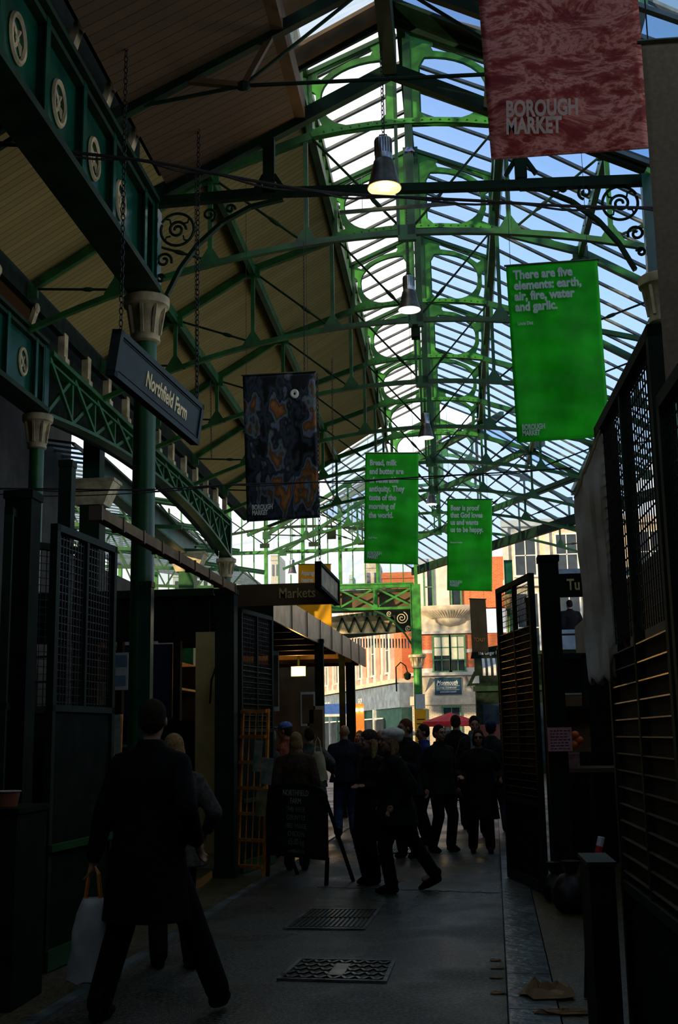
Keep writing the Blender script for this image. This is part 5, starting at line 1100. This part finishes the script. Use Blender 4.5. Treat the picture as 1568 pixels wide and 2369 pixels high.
    for sg in (-1, 1): hell(b, (sg*.076, -.005, -.005), .012, .02, .032, 8); hell(b, (sg*.038, .07, -.025), .024, .02, .022, 8)
    body = fuse(b, 'body', skin, t, vox)
    for sg in (-1, 1):
        e = MB(); hell(e, (sg*.031, .084, .012), .013, .008, .007, 8); e.build('eye', 'wdark', body, smooth=True)
    m = MB(); hell(m, (0, .103, -.056), .022, .005, .004, 8); m.build('mouth', mat('lips', (.25, .07, .06), .5) if 'lips' not in bpy.data.materials else bpy.data.materials['lips'], body)
    # trousers
    q = MB(); loft(q, [((0, 0, .8), .165, .12), ((0, 0, .98), .168, .12), ((0, 0, 1.04), .16, .115)], 16)
    for i in (0, 1): limb(q, hip[i], kn[i], .11, .086); limb(q, kn[i], an[i]+V((0, .005, .01)), .084, .074)
    fuse(q, 'trousers', cloth(legs), t, .018)
    for i in (0, 1):
        f = MB(); a_ = an[i]; pitch = V((0, .16, -.05+(-.08 if lift[i] > .05 else 0))); limb(f, a_+V((0, -.04, -.045)), a_+pitch*.55+V((0, 0, -.03)), .042, .045); limb(f, a_+pitch*.5+V((0, 0, -.03)), a_+pitch*1.05+V((0, 0, .0)), .045, .03); limb(f, a_+V((0, .01, -.01)), a_+pitch*.8+V((0, 0, .0)), .046, .034); limb(f, a_, a_+V((0, -.02, (.2 if boots else .03))), .055, .058)
        fuse(f, 'shoe', cloth((.006, .005, .005)), t, .014)
    # coat
    c = MB(); rr = [(up((0, 0, 1.49)), .085, .075), (up((0, 0, 1.44)), .13*wide, .09), (up((0, .0, 1.39)), .19*wide, .115), (up((0, .005, 1.3)), .2*wide, .135*wide), (up((0, .01, 1.15)), .175*wide, .13*wide), (up((0, 0, 1.0)), .19*wide, .14*wide)]
    z = .9
    while z > hem: rr.append(((0, 0, z), (.2+(1-z)*.12*flare)*wide, (.15+(1-z)*.12*flare)*wide)); z -= .12
    rr.append(((0, 0, hem), (.2+(1-hem)*.14*flare)*wide, (.15+(1-hem)*.14*flare)*wide)); loft(c, rr, 22)
    for i in (0, 1): limb(c, sh[i], el[i], .07*wide, .062*wide); limb(c, up(((-.06, .06)[i], 0, 1.44)), sh[i], .06, .066*wide); limb(c, el[i], wr[i]-(wr[i]-el[i]).normalized()*.015, .062*wide, .05)
    if collar: loft(c, [(up((0, .0, 1.42)), .1, .09), (up((0, .0, 1.53)), .078, .082)], 16)
    fuse(c, 'coat', cloth(coat), t, .016, 4)
    if scarf: g = MB(); loft(g, [(up((0, .01, 1.44)), .11, .1), (up((0, .015, 1.5)), .1, .1), (up((0, .01, 1.55)), .08, .085)], 16); limb(g, up((.04, .12, 1.45)), up((.06, .16, 1.2)), .04, .035); fuse(g, 'scarf', cloth(scarf), t, .015)
    kind, hc = hair
    if kind != 'bald':
        g = MB(); hell(g, (0, -.018, .04), .084, .098, .095)
        if kind == 'short': hell(g, (0, -.05, .0), .08, .065, .075)
        if kind == 'bob': hell(g, (0, -.045, -.03), .09, .07, .1); [hell(g, (s_*.07, -.005, -.04), .025, .05, .08, 8) for s_ in (-1, 1)]
        if kind == 'long': hell(g, (0, -.06, -.06), .09, .055, .13); [(limb(g, hp(s_*.078, -.03, .0), hp(s_*.09, -.03, -.19), .028, .032), limb(g, hp(s_*.09, -.03, -.19), hp(s_*.085, .0, -.32), .032, .015)) for s_ in (-1, 1)]
        o = fuse(g, 'hair', cloth(hc, 60), t, .012)
    if hat:
        g = MB(); hk, hcx = hat
        if hk == 'beret': hell(g, (0, -.045, .09), .12, .138, .07); hell(g, (0, -.01, .045), .088, .102, .035); hell(g, (0, -.09, .05), .09, .07, .07)
        if hk == 'beanie': hell(g, (0, -.02, .06), .092, .106, .085); hell(g, (0, -.015, .03), .094, .106, .03)
        if hk == 'cap': hell(g, (0, -.01, .065), .09, .103, .07); hell(g, (0, .12, .05), .065, .075, .012)
        o = fuse(g, 'hat', cloth(hcx), t, .011)
    if glasses:
        g = MB()
        for sg in (-1, 1): g.tube([hp(sg*.032+.024*cos(a), .103, .012+.017*sin(a)) for a in [2*pi*k/12 for k in range(12)]], .003, 4, close=True); g.tube([hp(sg*.056, .1, .015), hp(sg*.078, .0, .015)], .003, 4)
        if glasses > 1: [g.add([hp(sg*.032+.022*cos(a), .101, .012+.016*sin(a)) for a in [2*pi*k/10 for k in range(10)]], [tuple(range(10))]) for sg in (-1, 1)]
        g.build('glasses', 'black', t)
    return t, wr
def pY(px, Y, z=0): return at(px, 1690, Y).x
K = (.007, .007, .008)
# the man walking at lower left, seen from behind
x = pY(345, 7.35)
t, wr = person('man in a long black coat walking away at lower left, carrying a white bag', x, 7.35, 1.89, -8, coat=(.004, .004, .005), legs=(.004, .004, .005), hem=.52, flare=.75, wide=1.08, feet=((-.22, -.12), (.36, .2)), lift=(0, .03), hands=((-.33, .0, .86), (.28, .05, .95)), lean=.05, vox=.01, hair=('short', (.02, .014, .008)), turn=.25)
hw_ = t.matrix_basis @ wr[0]
def carrier(p, w, hgt, m, hm, lab, name='carrier_bag'):
    t = empty(name, (p.x, p.y, p.z-hgt-.24), lab, 'bag'); n = 18; k = 10; vs = []; fs = []
    for i in range(k+1):
        v = i/k
        for j in range(n):
            a = 2*pi*j/n; r = w*(1-.55*v**2.2)*(1+.08*sin(a*4+i)); vs.append((r*cos(a), r*.55*sin(a), v*hgt if i else .02*abs(sin(a*3))))
    for i in range(k):
        for j in range(n): fs.append((i*n+j, i*n+(j+1) % n, (i+1)*n+(j+1) % n, (i+1)*n+j))
    mb = MB(); mb.add(vs, fs+[tuple(range(n))[::-1]]); o = mb.build('bag_body', m, t, smooth=True); md = o.modifiers.new('s', 'SOLIDIFY'); md.thickness = .004
    for s_ in (-1, 1): MB().tube([(-.05, s_*.02, hgt-.02), (-.03, s_*.015, hgt+.14), (0, 0, hgt+.2), (.03, s_*.015, hgt+.14), (.05, s_*.02, hgt-.02)], .008, 6).build('handle', hm, t)
    return t
M['bagw'] = mat('white_plastic_bag', (.62, .64, .66), .45, var=.15, scale=5, transl=.3)
carrier(hw_, .15, .5, 'bagw', 'wood', 'white plastic carrier bag with orange handles in the walking mans left hand')
x = pY(404, 8.9); person('blond woman in a grey-brown jacket and dark skirt beyond the walking man', x, 8.9, 1.68, 28, coat=(.07, .06, .055), legs=(.008, .008, .01), hem=.74, flare=1.5, wide=1.08, feet=((-.1, .05), (.12, -.1)), hair=('bob', (.3, .17, .07)), turn=-.35, hands=(None, (.3, .1, 1.0)))
# under the canopy
person('blond-haired woman in a brown coat with fur collar behind the chalkboard', pY(684, 15.2), 15.2, 1.70, 0, coat=(.045, .03, .022), wide=1.15, hem=.7, hair=('bob', (.28, .17, .07)), scarf=(.16, .1, .05))
person('person in a light blue cap facing left under the canopy', pY(662, 17.3), 17.3, 1.86, 75, coat=(.22, .05, .03), wide=1.05, hair=('short', (.03, .02, .015)), hat=('cap', (.12, .2, .45)))
person('grey-haired person at the foot of the mesh gate, turned to the stall', pY(624, 16.6), 16.6, 1.76, 70, coat=(.03, .03, .035), hair=('short', (.18, .16, .14)))
t, wr = person('dark-haired man in a grey-green jacket beside the blue cap', pY(716, 18.2), 18.2, 1.78, 10, coat=(.06, .065, .06), hair=('short', (.03, .018, .01)), wide=1.1, hands=(None, (.34, .0, 1.1)))
c = at(735, 1790, 16.9); carrier(V((c.x, 16.95, c.z+.55)), .13, .42, mat('cream_tote', (.42, .38, .25), .8), 'cream', 'pale cream tote bag slung beside the first canopy post', 'tote_bag')
person('dark-haired person in profile just left of the first canopy post', pY(733, 21), 21, 1.74, 95, coat=(.02, .02, .025), hair=('short', (.03, .02, .015)))
person('balding man in a dark jacket and blue jeans, back to the camera', pY(797, 19.8), 19.8, 1.83, 12, coat=(.012, .016, .03), legs=(.04, .07, .17), hem=.86, wide=1.2, feet=((-.13, 0), (.13, .03)), hair=('bald', (.05, .03, .02)), hands=((-.2, .2, 1.05), (.2, .2, 1.05)))
person('fair-haired person between the balding man and the woman in the dark beanie', pY(832, 23), 23, 1.74, 170, coat=(.09, .06, .03), hair=('long', (.2, .12, .05)))
# the two women in front
t, wr = person('woman in a dark beanie with clasped hands, left of the pale beret', pY(853, 13.75), 13.75, 1.70, 145, coat=(.012, .011, .01), legs=(.005, .005, .006), hem=.62, flare=.5, wide=1.02, feet=((-.08, .05), (.08, .0)), hands=((-.07, .17, 1.12), (.05, .17, 1.12)), vox=.008, hair=('long', (.3, .19, .08)), hat=('beanie', (.05, .04, .035)), turn=-.5, boots=1, scarf=(.03, .03, .02))
t, wr = person('woman in a pale grey beret and dark coat striding left at the lane centre', pY(912, 13.0), 13.0, 1.70, 103, coat=(.006, .009, .009), legs=(.004, .004, .005), hem=.72, flare=.9, wide=1.36, feet=((-.06, .1), (.09, -.42)), lift=(0, .07), hands=((-.25, .05, .95), (.2, .08, .97)), lean=.06, vox=.008, hair=('long', (.28, .17, .08)), hat=('beret', (.95, .93, .88)), turn=0, lookup=.05)
# crowd behind
person('bald-topped head just behind the pale beret', pY(880, 19.5), 19.5, 1.74, 20, coat=K, hair=('bald', K))
person('dark-haired head low between the beret and the reddish-haired man', pY(905, 24), 24, 1.77, 10, coat=K, hair=('short', (.03, .02, .015)))
t, wr = person('reddish-haired man looking left and holding a white cup', pY(938, 16.6), 16.6, 1.86, 150, coat=(.012, .012, .014), hair=('short', (.12, .035, .015)), hands=((-.1, .3, 1.2), None), vox=.01, turn=-.4)
c = t.matrix_basis @ (wr[0]+V((.0, .06, .03))); cu_ = empty('paper_cup', c, 'white paper cup held by the reddish-haired man', 'cup'); MB().lathe([(.03, -.06), (.043, .05)], (0, 0, 0), 16).build('body', 'white', cu_, smooth=True); MB().tube([(.044*cos(a), .044*sin(a), .05) for a in [2*pi*k/16 for k in range(16)]], .004, 5, close=True).build('rim', 'paper', cu_)
person('man in a blue jacket, his face turned left beside the yellow sign', pY(980, 18.6), 18.6, 1.80, 110, coat=(.02, .04, .22), hair=('short', (.03, .018, .012)))
person('man with glasses in a black coat standing right of the beret', pY(1014, 17.4), 17.4, 1.78, -140, coat=(.009, .011, .009), legs=(.005, .005, .005), hem=.78, wide=1.12, feet=((-.15, .03), (.16, 0)), hair=('short', (.02, .014, .012)), glasses=1, vox=.01, turn=0)
person('tall man seen from behind in front of the red parasol', pY(1054, 21.5), 21.5, 1.98, 0, coat=K, hair=('short', (.03, .018, .014)), wide=1.05)
person('dark-haired man with downcast face and pale blue scarf behind the woman in sunglasses', pY(1097, 19.8), 19.8, 1.93, 185, coat=(.02, .02, .022), hair=('short', (.02, .012, .01)), scarf=(.12, .17, .22), lookup=-.2)
person('woman in sunglasses and a long black coat, walking towards the camera at right', pY(1105, 17.2), 17.2, 1.70, 180, coat=(.007, .007, .007), legs=(.005, .005, .006), hem=.48, flare=.7, wide=1.12, feet=((-.12, .05), (.13, -.05)), hair=('bob', (.02, .012, .01)), glasses=2, vox=.01, hands=((-.3, .15, 1.05), (.28, .2, 1.1)), collar=0)
person('person in a dark blue beanie walking away at the right of the crowd', pY(1135, 19.9), 19.9, 1.85, -10, coat=(.015, .017, .022), legs=(.015, .02, .04), hair=('short', K), hat=('beanie', (.02, .035, .09)), feet=((-.1, .1), (.22, -.2)), lift=(0, .05), hem=.8)
person('dark figure sitting up on the gallery, outlined against the bright window', at(1317, 1400, 30.8).x, 30.8, 1.75, 20, z0=at(1317, 1389, 30.8).z-1.75, coat=K, wide=1.3, hair=('short', K))
person('small distant pedestrian in pale trousers at the kerb end', pY(1166, 34), 34, 1.65, 10, coat=(.05, .05, .06), legs=(.1, .14, .2), hair=('short', K))
person('person in a dark green jacket just inside the left edge, behind the food tub', at(-28, 1690, 9.0).x, 9.0, 1.72, 200, coat=(.01, .03, .012), hair=('short', K))

# ================================================================= LIGHT
w = bpy.data.worlds.new('sky'); SC.world = w; w.use_nodes = True; nt = w.node_tree; N = nt.nodes; L = nt.links; bg = N['Background']
tc = N.new('ShaderNodeTexCoord'); sp = N.new('ShaderNodeSeparateXYZ'); L.new(tc.outputs['Generated'], sp.inputs[0])
nz = N.new('ShaderNodeTexNoise'); nz.inputs['Scale'].default_value = 3; nz.inputs['Detail'].default_value = 5; L.new(tc.outputs['Generated'], nz.inputs['Vector'])
ma = N.new('ShaderNodeMath'); ma.operation = 'MULTIPLY_ADD'; ma.inputs[1].default_value = .12; L.new(nz.outputs['Fac'], ma.inputs[0]); L.new(sp.outputs['Z'], ma.inputs[2])
mb_ = N.new('ShaderNodeMath'); mb_.operation = 'MULTIPLY_ADD'; mb_.inputs[1].default_value = .45; L.new(sp.outputs['X'], mb_.inputs[0]); L.new(ma.outputs[0], mb_.inputs[2])
rp = N.new('ShaderNodeValToRGB'); e_ = rp.color_ramp.elements; e_[0].position = 0; e_[0].color = (.10, .10, .10, 1); e_[1].position = 1; e_[1].color = (.22, .26, .28, 1)
for p, c in ((.03, (.12, .12, .12)), (.05, (1, .98, .92)), (.24, (1.15, 1.2, 1.25)), (.44, (.85, 1.0, 1.25)), (.58, (.42, .6, .95)), (.75, (.3, .36, .42))): q = e_.new(p); q.color = (*c, 1)
L.new(mb_.outputs[0], rp.inputs[0]); L.new(rp.outputs[0], bg.inputs[0]); bg.inputs[1].default_value = 1.15
def light(name, kind, loc, energy, col, size=.3, rot=None, target=None):
    l = bpy.data.lights.new(name, kind); l.energy = energy; l.color = col
    if kind == 'SUN': l.angle = R_(.8)
    elif kind == 'AREA': l.size = size
    else: l.shadow_soft_size = size
    o = bpy.data.objects.new(name, l); COL.objects.link(o); o.location = loc
    if target is not None: o.rotation_euler = (V(target)).to_track_quat('-Z', 'Y').to_euler()
    return o
light('sun', 'SUN', (0, 0, 30), 6.5, (1, .74, .42), target=(.72, .62, -.22))
light('sun_glint_glow', 'POINT', at(690, 1553, 24)+V((0, -.3, 0)), 45, (1, .5, .1), .12)  # Added point light for the golden flare around the reflected sun
light('lamp_glow', 'POINT', at(889, 434, 13.4)+V((0, 0, -.08)), 14, (1, .75, .4), .12)
SC.view_settings.view_transform = 'Standard'; SC.view_settings.look = 'None'; SC.view_settings.gamma = 1; SC.view_settings.exposure = 0; SC.view_settings.use_curve_mapping = False
SC.cycles.max_bounces = 6; SC.cycles.transparent_max_bounces = 16; SC.cycles.use_denoising = True
SC.cycles.caustics_reflective = False; SC.cycles.caustics_refractive = False
